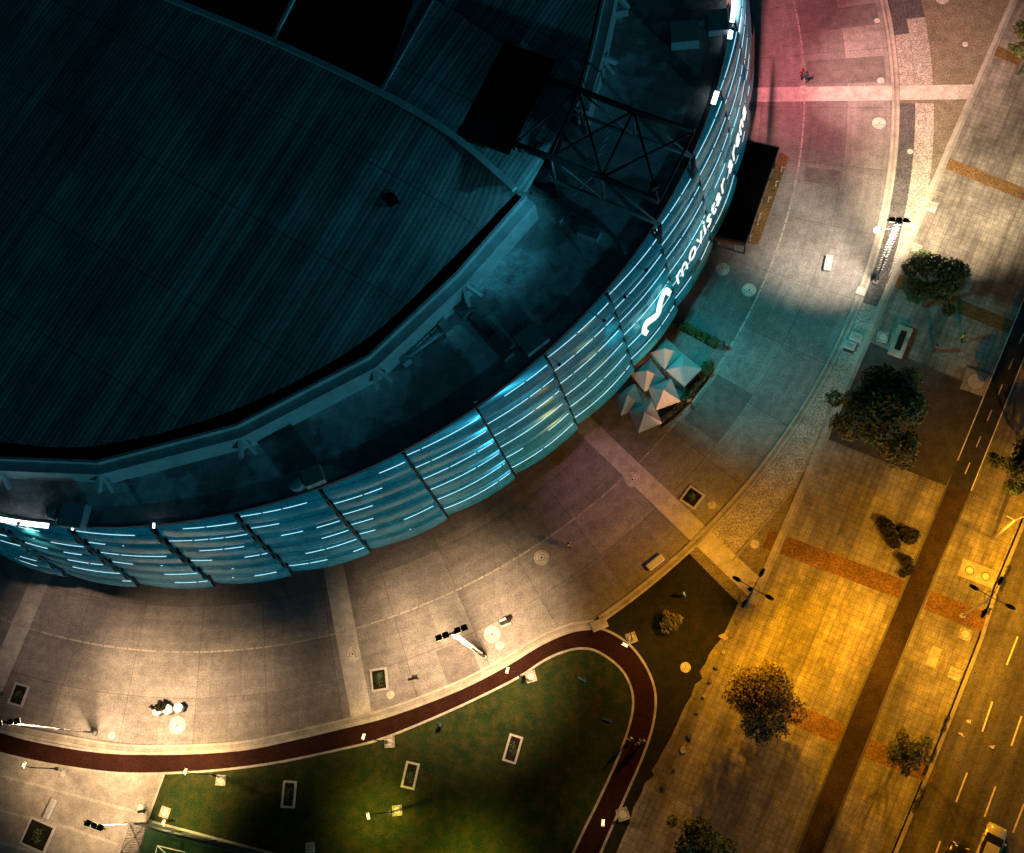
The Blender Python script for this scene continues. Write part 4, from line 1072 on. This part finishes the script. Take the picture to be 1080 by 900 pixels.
mb = MB(); mb.box((0, 0, .03), (3.2, 1.7, .06)); mb.build('slab', M_RUBBLE, r)
for s in (-.75, .75):
    mb = MB(); mb.disc(.38, .064, 24, (s, 0, 0)); o = mb.build('round_lid', M_CONC, r)
    mb = MB(); mb.disc(.42, .068, 24, (s, 0, 0), r0=.33); mb.build('lid_joint', M_IRON, o)
# end block of kerb
def block(x, y, sx, sy, sz, rz, name, label, cat, mat=M_CONC, group=None, extra=None):
    r = thing(name, label, cat, g(x, y), rz, group)
    mb = MB(); mb.box((0, 0, sz/2), (sx, sy, sz)); mb.build('body', mat, r, bev=min(.06, sz*.2))
    if extra: extra(r)
    return r
def bench_x(r):
    mb = MB(); mb.box((0, .22, .48), (1.6, .06, .05)); mb.box((0, -.2, .48), (1.6, .06, .05)); mb.build('seat_slat', plain('bench slat', (.5, .45, .36), .6), r)
    mb = MB(); mb.box((-.7, 0, .05), (.16, .62, .1)); mb.box((.7, 0, .05), (.16, .62, .1)); mb.build('foot', M_DARK, r)
block(632, 659, 1.6, 1.0, .25, .35, 'kerb_block', 'pale square kerb block where red path meets plaza', 'kerb block', M_KERB)
block(873, 279, 1.75, .75, .5, RAD(75), 'bench', 'white slab bench alone on the plaza near the dark mast', 'bench', M_WHITEP, 'slab benches', bench_x)
block(691, 594, 1.9, .7, .5, RAD(37), 'bench', 'amber lit slab bench beside the kerb above the verge', 'bench', M_CONC, 'slab benches', bench_x)
block(949, 361, 1.5, 3.4, .45, RAD(-25), 'bench', 'teal lit stone bench with dark centre near the big tree', 'bench', M_RUBBLE, 'slab benches', lambda r: MB().box((0, 0, .47), (.6, 2.2, .05)).build('seat_slat', M_DARK, r))
block(54, 853, .55, 2.0, .42, RAD(-22), 'bench', 'narrow pale slab bench in the lower left yard', 'bench', M_CONC, 'slab benches', lambda r: MB().box((0, 0, .44), (.4, 1.7, .04)).build('seat_slat', M_WHITEP, r))
block(985, 693, .9, 1.9, .05, RAD(-25), 'paving_slab', 'long pale repair slab in the amber pavers', 'slab', M_KERB)
# sign stand
r = thing('sign_stand', 'tilted display sign stand beside the large bright cover', 'sign', g(533, 657), .35)
mb = MB(); mb.box((0, 0, .1), (1.0, .7, .2)); mb.build('base', M_CONC, r, bev=.03)
mb = MB(); mb.box((0, 0, 1.05), (.9, .35, 1.7)); o = mb.build('panel', M_DARK, r, bev=.03)
mb = MB(); mb.box((0, 0, 1.93), (.7, .22, .04)); mb.build('top_plate', M_STEEL, o)
# utility frames in the ring strip near (893,360)
for x, y, sx, sy, lab in ((903, 356, 1.3, .9, 'pale utility box nearest the dark drive'), (896, 365, 1.2, .9, 'pale utility box straddling the diagonal kerb'), (908, 308, 1.0, .9, 'white cover box at the foot of the dark mast')):
    block(x, y, sx, sy, .22, -.45, 'utility_box', lab, 'utility box', M_WHITEP, 'low utility boxes', lambda r: MB().box((0, 0, .23), (.6, .35, .02)).build('lid', M_STEEL, r))
block(895, 370, 1.1, .45, .12, -.4, 'drain_grate', 'dark slotted drain grate in the speckled strip', 'drain', M_IRON, None, lambda r: [MB().box((-.4+.2*k, 0, .125), (.06, .36, .02)).build('bar', M_DARK, r) for k in range(5)])
# hexagonal seats
hex0 = None
for x, y, lab, c_ in ((190, 747, 'rightmost white hexagonal seat on the plaza', 0), (179, 749, 'middle white hexagonal seat on the plaza', 1), (168, 750, 'leftmost white hexagonal seat under the dark plant', 2)):
    if hex0 is None:
        hex0 = thing('hexagonal_seat', lab, 'seat', g(x, y), .3, 'white hexagonal seats')
        mb = MB(); mb.lathe([(0, 0), (.5, 0), (.52, .05), (.55, .5), (.52, .56), (0, .56)], 6, smooth=False); mb.build('body', plain('white cast stone', (.78, .77, .74), .6), hex0)
        mb = MB(); mb.box((.42, .2, .3), (.05, .5, .4), .5); mb.build('side_plate', plain('teal side plate', (.04, .16, .17), .5), hex0)
    else: dup(hex0, g(x, y), .3+.2*c_, lab)
shrub(172, 745, .62, 1.1, 700, 77, LD, 'dark potted plant behind the white hexagonal seats', .10)

# rubble stones along the broken edge
st0 = []
R = random.Random(5); STL = ['beside the lamp foot', 'against the verge tip', 'beside the first notch', 'left of the loose slab', 'under the second notch', 'beside the round tree', 'at the crack by the tree', 'below the round tree crown', 'along the lower crack', 'beside the lowest notch', 'at the foot of the broken edge', 'near the bottom tree']
for i, (x, y) in enumerate(((783, 632), (777, 657), (770, 671), (763, 688), (756, 704), (749, 719), (742, 735), (735, 752), (727, 776), (720, 791), (711, 812), (700, 829))):
    mb = MB(); n = 6; s = R.uniform(.16, .34)
    pts = [(s*R.uniform(.7, 1.2)*cos(k*2*pi/n), s*R.uniform(.7, 1.2)*sin(k*2*pi/n)) for k in range(n)]
    mb.prism(pts, 0, R.uniform(.12, .28)); o = mb.build('stone', M_IRON if i % 3 else M_RUBBLE, None, g(x, y, .012), bev=.03)
    tag(o, 'dark loose stone on amber pavers '+STL[i] if i % 3 else 'pale loose stone on amber pavers '+STL[i], 'stone', 'loose stones along the broken paving edge')
mb = MB(); mb.prism([(p.x, p.y) for p in px([(757, 671), (764, 668), (769, 673), (764, 676)])], 0, .12); mb_o = mb.build('loose_slab', M_RUBBLE); tag(mb_o, 'loose broken slab tipped onto the dark verge', 'slab')
# scraps
for i, (x, y, lab) in enumerate(((1021, 762, 'crumpled pale scrap lying on the avenue'), (1014, 775, 'smaller pale scrap lying on the avenue'), (1046, 789, 'pale scrap near the lane dash'))):
    mb = MB(); R = random.Random(i); vs = [(R.uniform(-.35, .35), R.uniform(-.25, .25), R.uniform(.0, .14)) for _ in range(7)]
    mb.add(vs, [(0, 1, 2), (2, 3, 4), (4, 5, 6), (1, 3, 5), (0, 6, 3)]); o = mb.build('paper_scrap', plain('pale paper', (.7, .66, .58), .9), None, g(x, y, .02)); tag(o, lab, 'litter', 'scraps on the avenue')
for i, (x, y, rz, lab) in enumerate(((614, 717, -.5, 'small blue floor marker on the lawn near the path lamp'), (640, 760, -.4, 'long blue floor marker on the lawn by the bend'))):
    mb = MB(); mb.box((0, 0, .06), (.9, .16, .12), rz); mb.box((.3, 0, .14), (.1, .2, .06), rz); o = mb.build('floor_marker', plain('blue plastic', (.02, .12, .32), .5), None, g(x, y, .017), bev=.02); tag(o, lab, 'marker', 'blue markers on the lawn')
# dark gutter tufts on the avenue
R = random.Random(3); GT = ['beside the twin lid pad', 'below the twin lid pad', 'by the round lamp base', 'beside the loose small tree top', 'beside the loose small tree', 'below the loose small tree', 'near the bottom edge', 'at the foot of the kerb by the dark car']
for i, (x, y, k) in enumerate(((1061, 605, .9), (1057, 617, .7), (1043, 645, .4), (997, 764, .9), (984, 797, .7), (976, 812, .5), (970, 840, 1.0), (965, 850, .7))):
    c = g(x, y); r = thing('weed_tuft', 'dark weed tuft by the kerb '+GT[i], 'weeds', c, 0, 'weed tufts in the avenue gutter')
    cl = [(.35*k*q*DIR_D.x, .35*k*q*DIR_D.y, .12, .22*k+.05, q % 2) for q in range(-2, 3)]
    leaf_cloud(cl, int(220*k)+60, .07, i, 2).build('leaves', LD, r)

# ------------------------------------------------------------------ court fence
b = g(157, 868); e1 = g(300, 906); e2 = g(132, 950)
r = thing('court_fence', 'tall dark mesh fence around the green court', 'fence', b)
hF = 4.2
mb = MB(); ms = MB()
for e in (e1, e2):
    L = (e-b).length; n = max(2, int(L/3.0))
    for i in range(n+1):
        p = (e-b)*(i/n); q = MB(); q.tube([(p.x, p.y, 0), (p.x, p.y, hF)], .06, 8); q.build('post', M_STEEL if e is e2 else M_DARK, r)
    for z in (.15, hF*.5, hF-.05): mb.bar(Vector((0, 0, z)), (e-b)+Vector((0, 0, z)), .05)
    k = 0.0
    while k < L:
        p = (e-b)*(k/L); ms.bar((p.x, p.y, .1), (p.x, p.y, hF), .022); k += .22
    z = .3
    while z < hF: ms.bar(Vector((0, 0, z)), (e-b)+Vector((0, 0, z)), .022); z += .22
for i in range(3):
    p = (e2-b)*(i/3); q = (e2-b)*((i+1)/3); mb.bar((p.x, p.y, .2), (q.x, q.y, hF-.2), .05); mb.bar((p.x, p.y, hF-.2), (q.x, q.y, .2), .05)
mb.build('rail', M_GREYP, r); ms.build('mesh', plain('dark green mesh wire', (.02, .03, .03), .6), r)

# ------------------------------------------------------------------ people
M_SKIN = plain('skin', (.36, .22, .15), .6); M_HAIR = plain('dark hair', (.02, .016, .013), .7)
def person_mesh(stride, armswing, seed):
    """one continuous body grown with the skin modifier"""
    V = {}; order = []; E_ = []
    def v(n, co, r, par=None):
        V[n] = len(order); order.append((Vector(co), r))
        if par is not None: E_.append((V[par], V[n]))
    v('pel', (0, 0, .95), (.15, .12)); v('waist', (0, 0, 1.10), (.135, .10), 'pel'); v('chest', (0, 0, 1.30), (.165, .115), 'waist'); v('sh', (0, 0, 1.43), (.13, .09), 'chest')
    v('neck', (0, .01, 1.52), (.055, .055), 'sh'); v('h0', (0, .02, 1.58), (.075, .085), 'neck'); v('h1', (0, .025, 1.66), (.085, .10), 'h0'); v('h2', (0, .01, 1.73), (.06, .07), 'h1')
    for s, n in ((-1, 'l'), (1, 'r')):
        f = s*stride
        v('hip'+n, (s*.10, 0, .88), (.10, .10), 'pel'); v('kn'+n, (s*.105, f*.5+.03, .48), (.062, .065), 'hip'+n); v('ca'+n, (s*.105, f*.8-.01, .30), (.055, .06), 'kn'+n); v('an'+n, (s*.105, f-.02, .09), (.04, .042), 'ca'+n); v('to'+n, (s*.115, f+.15, .045), (.045, .035), 'an'+n)
        w = -s*armswing
        v('sd'+n, (s*.19, 0, 1.41), (.062, .062), 'sh'); v('el'+n, (s*.25, w*.4-.03, 1.13), (.043, .043), 'sd'+n); v('wr'+n, (s*.25, w+.05, .90), (.03, .03), 'el'+n); v('pa'+n, (s*.245, w+.07, .83), (.038, .022), 'wr'+n)
    me = bpy.data.meshes.new('tmp_body'); me.from_pydata([o[0] for o in order], E_, []); o = bpy.data.objects.new('tmp_body', me); COL.objects.link(o)
    sk = o.modifiers.new('s', 'SKIN'); sk.use_smooth_shade = True
    ss = o.modifiers.new('u', 'SUBSURF'); ss.levels = 1; ss.render_levels = 1
    for i, (co, r) in enumerate(order): me.skin_vertices[0].data[i].radius = r
    me.skin_vertices[0].data[0].use_root = True
    bpy.context.view_layer.update()
    out = bpy.data.meshes.new_from_object(o.evaluated_get(bpy.context.evaluated_depsgraph_get()))
    bpy.data.objects.remove(o); bpy.data.meshes.remove(me)
    # fingers and thumb, nose
    bm = bmesh.new(); bm.from_mesh(out)
    mb = MB()
    for s in (-1, 1):
        w = -s*armswing; c = Vector((s*.245, w+.07, .80))
        for k in range(4):
            a = c+Vector((0, -.03+.02*k, -.02)); L = (.065, .078, .072, .055)[3-k]
            mb.tube([a, a+Vector((-s*.006, .006, -L*.5)), a+Vector((-s*.02, .012, -L))], [.009, .008, .006], 6)
        a = c+Vector((-s*.01, .035, .03)); mb.tube([a, a+Vector((-s*.012, .03, -.03)), a+Vector((-s*.015, .035, -.06))], [.011, .009, .007], 6)
    mb.tube([(0, .115, 1.66), (0, .135, 1.63)], [.012, .017], 6)
    for s in (-1, 1): mb.tube([(s*.085, .02, 1.62), (s*.10, .01, 1.66)], [.012, .02], 6)
    base = len(bm.verts); vv = [bm.verts.new(p) for p in mb.v]
    for f in mb.f:
        try: bm.faces.new([vv[i] for i in f]).smooth = True
        except ValueError: pass
    bm.to_mesh(out); bm.free(); return out
BODIES = [person_mesh(.22, .16, 0), person_mesh(-.16, -.10, 1), person_mesh(.03, .02, 2)]
def person(x, y, rz, top, legs, label, pose=0, hat=None):
    r = thing('person', label, 'person', g(x, y, .012), rz, 'people walking around the arena')
    me = BODIES[pose].copy()
    for nm, c in (('shirt', top), ('trousers', legs)): me.materials.append(plain(f'{nm} {c}', c, .85, 0, .1, 8))
    me.materials.append(M_SKIN); me.materials.append(M_DARK)
    for p in me.polygons:
        c = p.center
        if c.z > 1.5 or (abs(c.x) > .2 and c.z < .93): k = 2
        elif c.z < .08: k = 3
        elif c.z < .97 and abs(c.x) < .22: k = 1
        else: k = 0
        p.material_index = k
    o = bpy.data.objects.new('body', me); COL.objects.link(o); o.parent = r
    mb = MB(); mb.lathe([(.098, 1.64), (.112, 1.68), (.105, 1.74), (.07, 1.785), (0, 1.80)], 14, (0, -.012, 0), squash=1.12)
    mb.build('hair' if hat is None else 'hat', M_HAIR if hat is None else plain(f'hat {hat}', hat, .8), o)
    return r
person(845, 83, .4, (.42, .03, .02), (.05, .03, .03), 'person in a red top beside the crossing band', 0)
person(849.5, 86, -.6, (.02, .10, .14), (.02, .05, .07), 'person in dark teal jacket walking with the red topped one', 1)
person(601, 577, 1.2, (.65, .36, .05), (.03, .03, .04), 'person in a yellow shirt crossing the dim slabs', 0)
person(440, 715, .3, (.02, .02, .03), (.02, .02, .025), 'person in dark clothes right of the leafy pit', 1)
person(166, 747, 2.0, (.012, .012, .015), (.015, .015, .02), 'person in black beside the white hexagonal seats', 2)
person(721, 629, 2.4, (.14, .32, .50), (.03, .12, .20), 'person in light blue standing on the dark verge', 2, (.35, .42, .52))
person(1013, 359, .8, (.50, .62, .04), (.03, .03, .03), 'person in a bright yellow green vest on the dark drive', 0)
person(727, 426, .5, (.75, .42, .08), (.04, .03, .03), 'person in orange shirt beside the rusty hedge', 1)
person(763, 368, 1.5, (.03, .025, .025), (.03, .02, .02), 'person in dark clothes at the end of the olive hedge', 1)
person(665, 780, .4, (.70, .70, .72), (.10, .10, .14), 'person in white on the left side of the red path', 0)
person(673, 785, .2, (.70, .25, .14), (.05, .04, .05), 'person in coral top in the middle of the red path', 1)
person(678, 782, .1, (.40, .38, .42), (.06, .06, .08), 'person in grey on the right side of the red path', 0)
person(466, 765, 2.5, (.03, .16, .30), (.02, .02, .03), 'person in blue standing on the lawn edge', 2)
person(154, 856, .7, (.06, .06, .09), (.03, .03, .04), 'person in dark clothes on the pale pad by the yard tip', 2)
person(985, 371, 2.2, (.22, .08, .04), (.03, .03, .03), 'person in dull red on the pavers near the stone bench', 2)

# ------------------------------------------------------------------ cars
def car(x, y, rz, paint, label, roofcol=None):
    r = thing('car', label, 'car', g(x, y, .008), rz, 'cars on the avenue')
    L, W = 4.25, 1.74
    mb = MB(); secs = [(-L/2, .62, .70, .30, .62), (-L/2+.12, .78, .86, .24, .86), (-1.25, .86, .87, .2, .92), (0, .87, .87, .2, .92), (1.05, .86, .87, .2, .90), (1.75, .80, .84, .22, .80), (L/2-.06, .64, .74, .28, .66), (L/2, .52, .6, .34, .56)]
    vs = []
    for xx, wt, wb, z0, z1 in secs: vs += [(xx, -wb, z0), (xx, -wb, (z0+z1)/2), (xx, -wt, z1), (xx, 0, z1+.03), (xx, wt, z1), (xx, wb, (z0+z1)/2), (xx, wb, z0)]
    F = []; n = 7
    for i in range(len(secs)-1):
        for k in range(n):
            a, b2 = i*n+k, i*n+(k+1) % n; F.append((a, a+n, b2+n, b2))
    F += [tuple(range(n)), tuple(reversed(range((len(secs)-1)*n, len(secs)*n)))]
    mb.add(vs, F, 0, True)
    # cabin
    body = mb.build('body', paint, r)
    mb = MB(); cab = [(-1.85, .70, .93, .92), (-1.35, .60, .80, 1.38), (-.2, .62, .80, 1.45), (.45, .58, .80, 1.38), (1.15, .66, .80, .90)]
    top = [(-1.3, .58), (-.2, .61), (.42, .57)]
    zt = [1.40, 1.47, 1.40]; vs = [(x_, s*w, z) for (x_, w), z in zip(top, zt) for s in (-1, 0, 1)]
    vs = [(a, b2, c+(.03 if b2 == 0 else 0)) for a, b2, c in vs]
    mb.add(vs, [(i*3+k, i*3+3+k, i*3+4+k, i*3+1+k) for i in range(2) for k in range(2)], 0, True); mb.build('roof', paint, r)
    gl = plain('car glass', (.015, .018, .02), .08)
    mb = MB(); mb.add([(.42, -.57, 1.40), (.42, .57, 1.40), (1.2, .70, .93), (1.2, -.70, .93)], [(0, 3, 2, 1)]); mb.build('windscreen', gl, r)
    mb = MB(); mb.add([(-1.3, -.58, 1.40), (-1.3, .58, 1.40), (-1.88, .68, .94), (-1.88, -.68, .94)], [(0, 1, 2, 3)]); mb.build('rear_window', gl, r)
    for s in (-1, 1):
        mb = MB(); mb.add([(-1.3, s*.58, 1.40), (-.2, s*.61, 1.47), (.42, s*.57, 1.40), (1.2, s*.70, .93), (0, s*.84, .94), (-1.88, s*.68, .94)], [(0, 1, 2, 3, 4, 5) if s < 0 else (5, 4, 3, 2, 1, 0)]); mb.build('side_window', gl, r)
        mb = MB(); mb.box((2.0, s*.55, .64), (.14, .34, .14), s*-.3); mb.build('headlight', plain('headlight', (.8, .8, .78), .2), r, bev=.02)
        mb = MB(); mb.box((-2.02, s*.6, .72), (.14, .34, .16), s*.2); mb.build('tail_light', plain('tail light', (.5, .01, .01), .3, emit=(1, .02, .02), es=1.2), r, bev=.02)
        mb = MB(); mb.box((.85, s*.96, .96), (.16, .18, .12)); mb.build('mirror', paint, r, bev=.02)
        for xx in (-1.28, 1.32):
            mb = MB(); mb.lathe([(.0, -.1), (.30, -.1), (.32, -.06), (.32, .06), (.30, .1), (0, .1)], 20)
            w = mb.build('wheel', M_DARK, r); w.location = (xx, s*.78, .32); w.rotation_euler = (pi/2, 0, 0)
            mb = MB(); mb.disc(.19, .104, 12); mb.disc(.19, -.104, 12); mb.build('rim', M_STEEL, w)
    return r
rd_ang = atan2((g(1055, 700)-g(1020, 790)).y, (g(1055, 700)-g(1020, 790)).x)
car(1042, 895, rd_ang, plain('pale gold car paint', (.66, .60, .44), .25, .2, .04), 'pale gold car driving up the avenue lane')
car(1003, 915, rd_ang, plain('black car paint', (.02, .02, .022), .2, .2, .04), 'black car with red tail lights cut by the bottom edge')

# ------------------------------------------------------------------ light from the arena roof floodlights and added coloured spots
def roof_spot(px_, aim, e, col, angle, blend=.5, rad=.3, out=.35, z=20.1):
    t = ang(*px_, ZT); p = pol(RT+out, t, z)
    q = pol(RT+.1, t, 19.0)-CEN; pl = p-CEN
    mb = MB(); mb.bar(q, pl+Vector((0, 0, .25)), .05); mb.box(pl+Vector((0, 0, .25)), (.26, .26, .16), t); mb.build('floodlight', M_DARK, arena, bev=.02)  # the same box is also given to the added coloured spots
    return light('SPOT', 'edge_or_added_flood', p, e, col, None, rad, aim, angle, blend)
roof_spot((768, 8), g(872, 48), 34000, (1.0, .25, .275), 100, 1.0)
roof_spot((764, 40), g(955, 72), 50000, (1.0, .60, .46), 44, .9)
roof_spot((28, 557), g(80, 660), 10000, (1.0, .64, .44), 52, 1.0)
roof_spot((660, 275), g(803, 378), 10500, (.02, .72, .76), 66, .9, .3, 1.9, 19.3)  # added teal spot for the pool on the plaza slabs
tq = loc(g(690, 196, 29.5))
mb = MB(); mb.tube([dn[3], tq], .07, 6); fo = mb.build('added_light_post', M_TR, truss)  # post added to hold the roof light
mb = MB(); mb.box(tq, (.6, .6, .4), .4); mb.build('floodlight', M_DARK, truss, bev=.03)  # box added for the roof light
light('SPOT', 'added_roof_wash', tq+CEN+Vector((-.6, -.1, -.1)), 5000, (.08, .70, 1.0), None, .3, g(400, 215, 23.5), 78, .8)  # added teal light brightening the roof sheets
roof_spot((640, 303), g(960, 345), 15000, (.06, .80, .80), 22, .9, .3, 1.9, 19.3)  # added teal spot for the pavers by the stone bench
roof_spot((575, 372), g(640, 520), 2900, (.85, .34, .55), 46, .9, .3, 1.9, 19.3)  # added pinkish spot for the slabs below the facade
roof_spot((618, 326), g(697, 398), 3000, (.02, .70, .80), 36, .9, .3, 1.9, 19.3)  # added teal spot colouring the tents

# ------------------------------------------------------------------ sky and an added low teal sun lamp to wash the facade
SUN_AZ, SUN_EL = atan2(-.80, .60), RAD(5.5)
w = bpy.data.worlds.new('World'); scn.world = w; w.use_nodes = True
n, l = w.node_tree.nodes, w.node_tree.links
sky = n.new('ShaderNodeTexSky'); sky.sky_type = 'NISHITA'; sky.sun_disc = False; sky.sun_elevation = SUN_EL
sdir = Vector((cos(SUN_AZ)*cos(SUN_EL), sin(SUN_AZ)*cos(SUN_EL), sin(SUN_EL)))
sky.sun_rotation = pi/2-SUN_AZ
mx = n.new('ShaderNodeMix'); mx.data_type = 'RGBA'; mx.blend_type = 'MULTIPLY'; mx.inputs[0].default_value = 1; mx.inputs[7].default_value = (.08, .62, .85, 1)
l.new(sky.outputs[0], mx.inputs[6]); l.new(mx.outputs[2], n['Background'].inputs[0]); n['Background'].inputs[1].default_value = .012
sd = bpy.data.lights.new('sun', 'SUN'); sd.energy = .62; sd.color = (.10, .68, 1.0); sd.angle = RAD(.5)
so_ = bpy.data.objects.new('sun', sd); COL.objects.link(so_); so_.rotation_euler = (-sdir).to_track_quat('-Z', 'Y').to_euler()

scn.view_settings.view_transform = 'Standard'; scn.view_settings.look = 'None'; scn.view_settings.exposure = 0; scn.view_settings.gamma = 1; scn.view_settings.use_curve_mapping = False
scn.cycles.use_denoising = True
scn.cycles.sample_clamp_indirect = 4
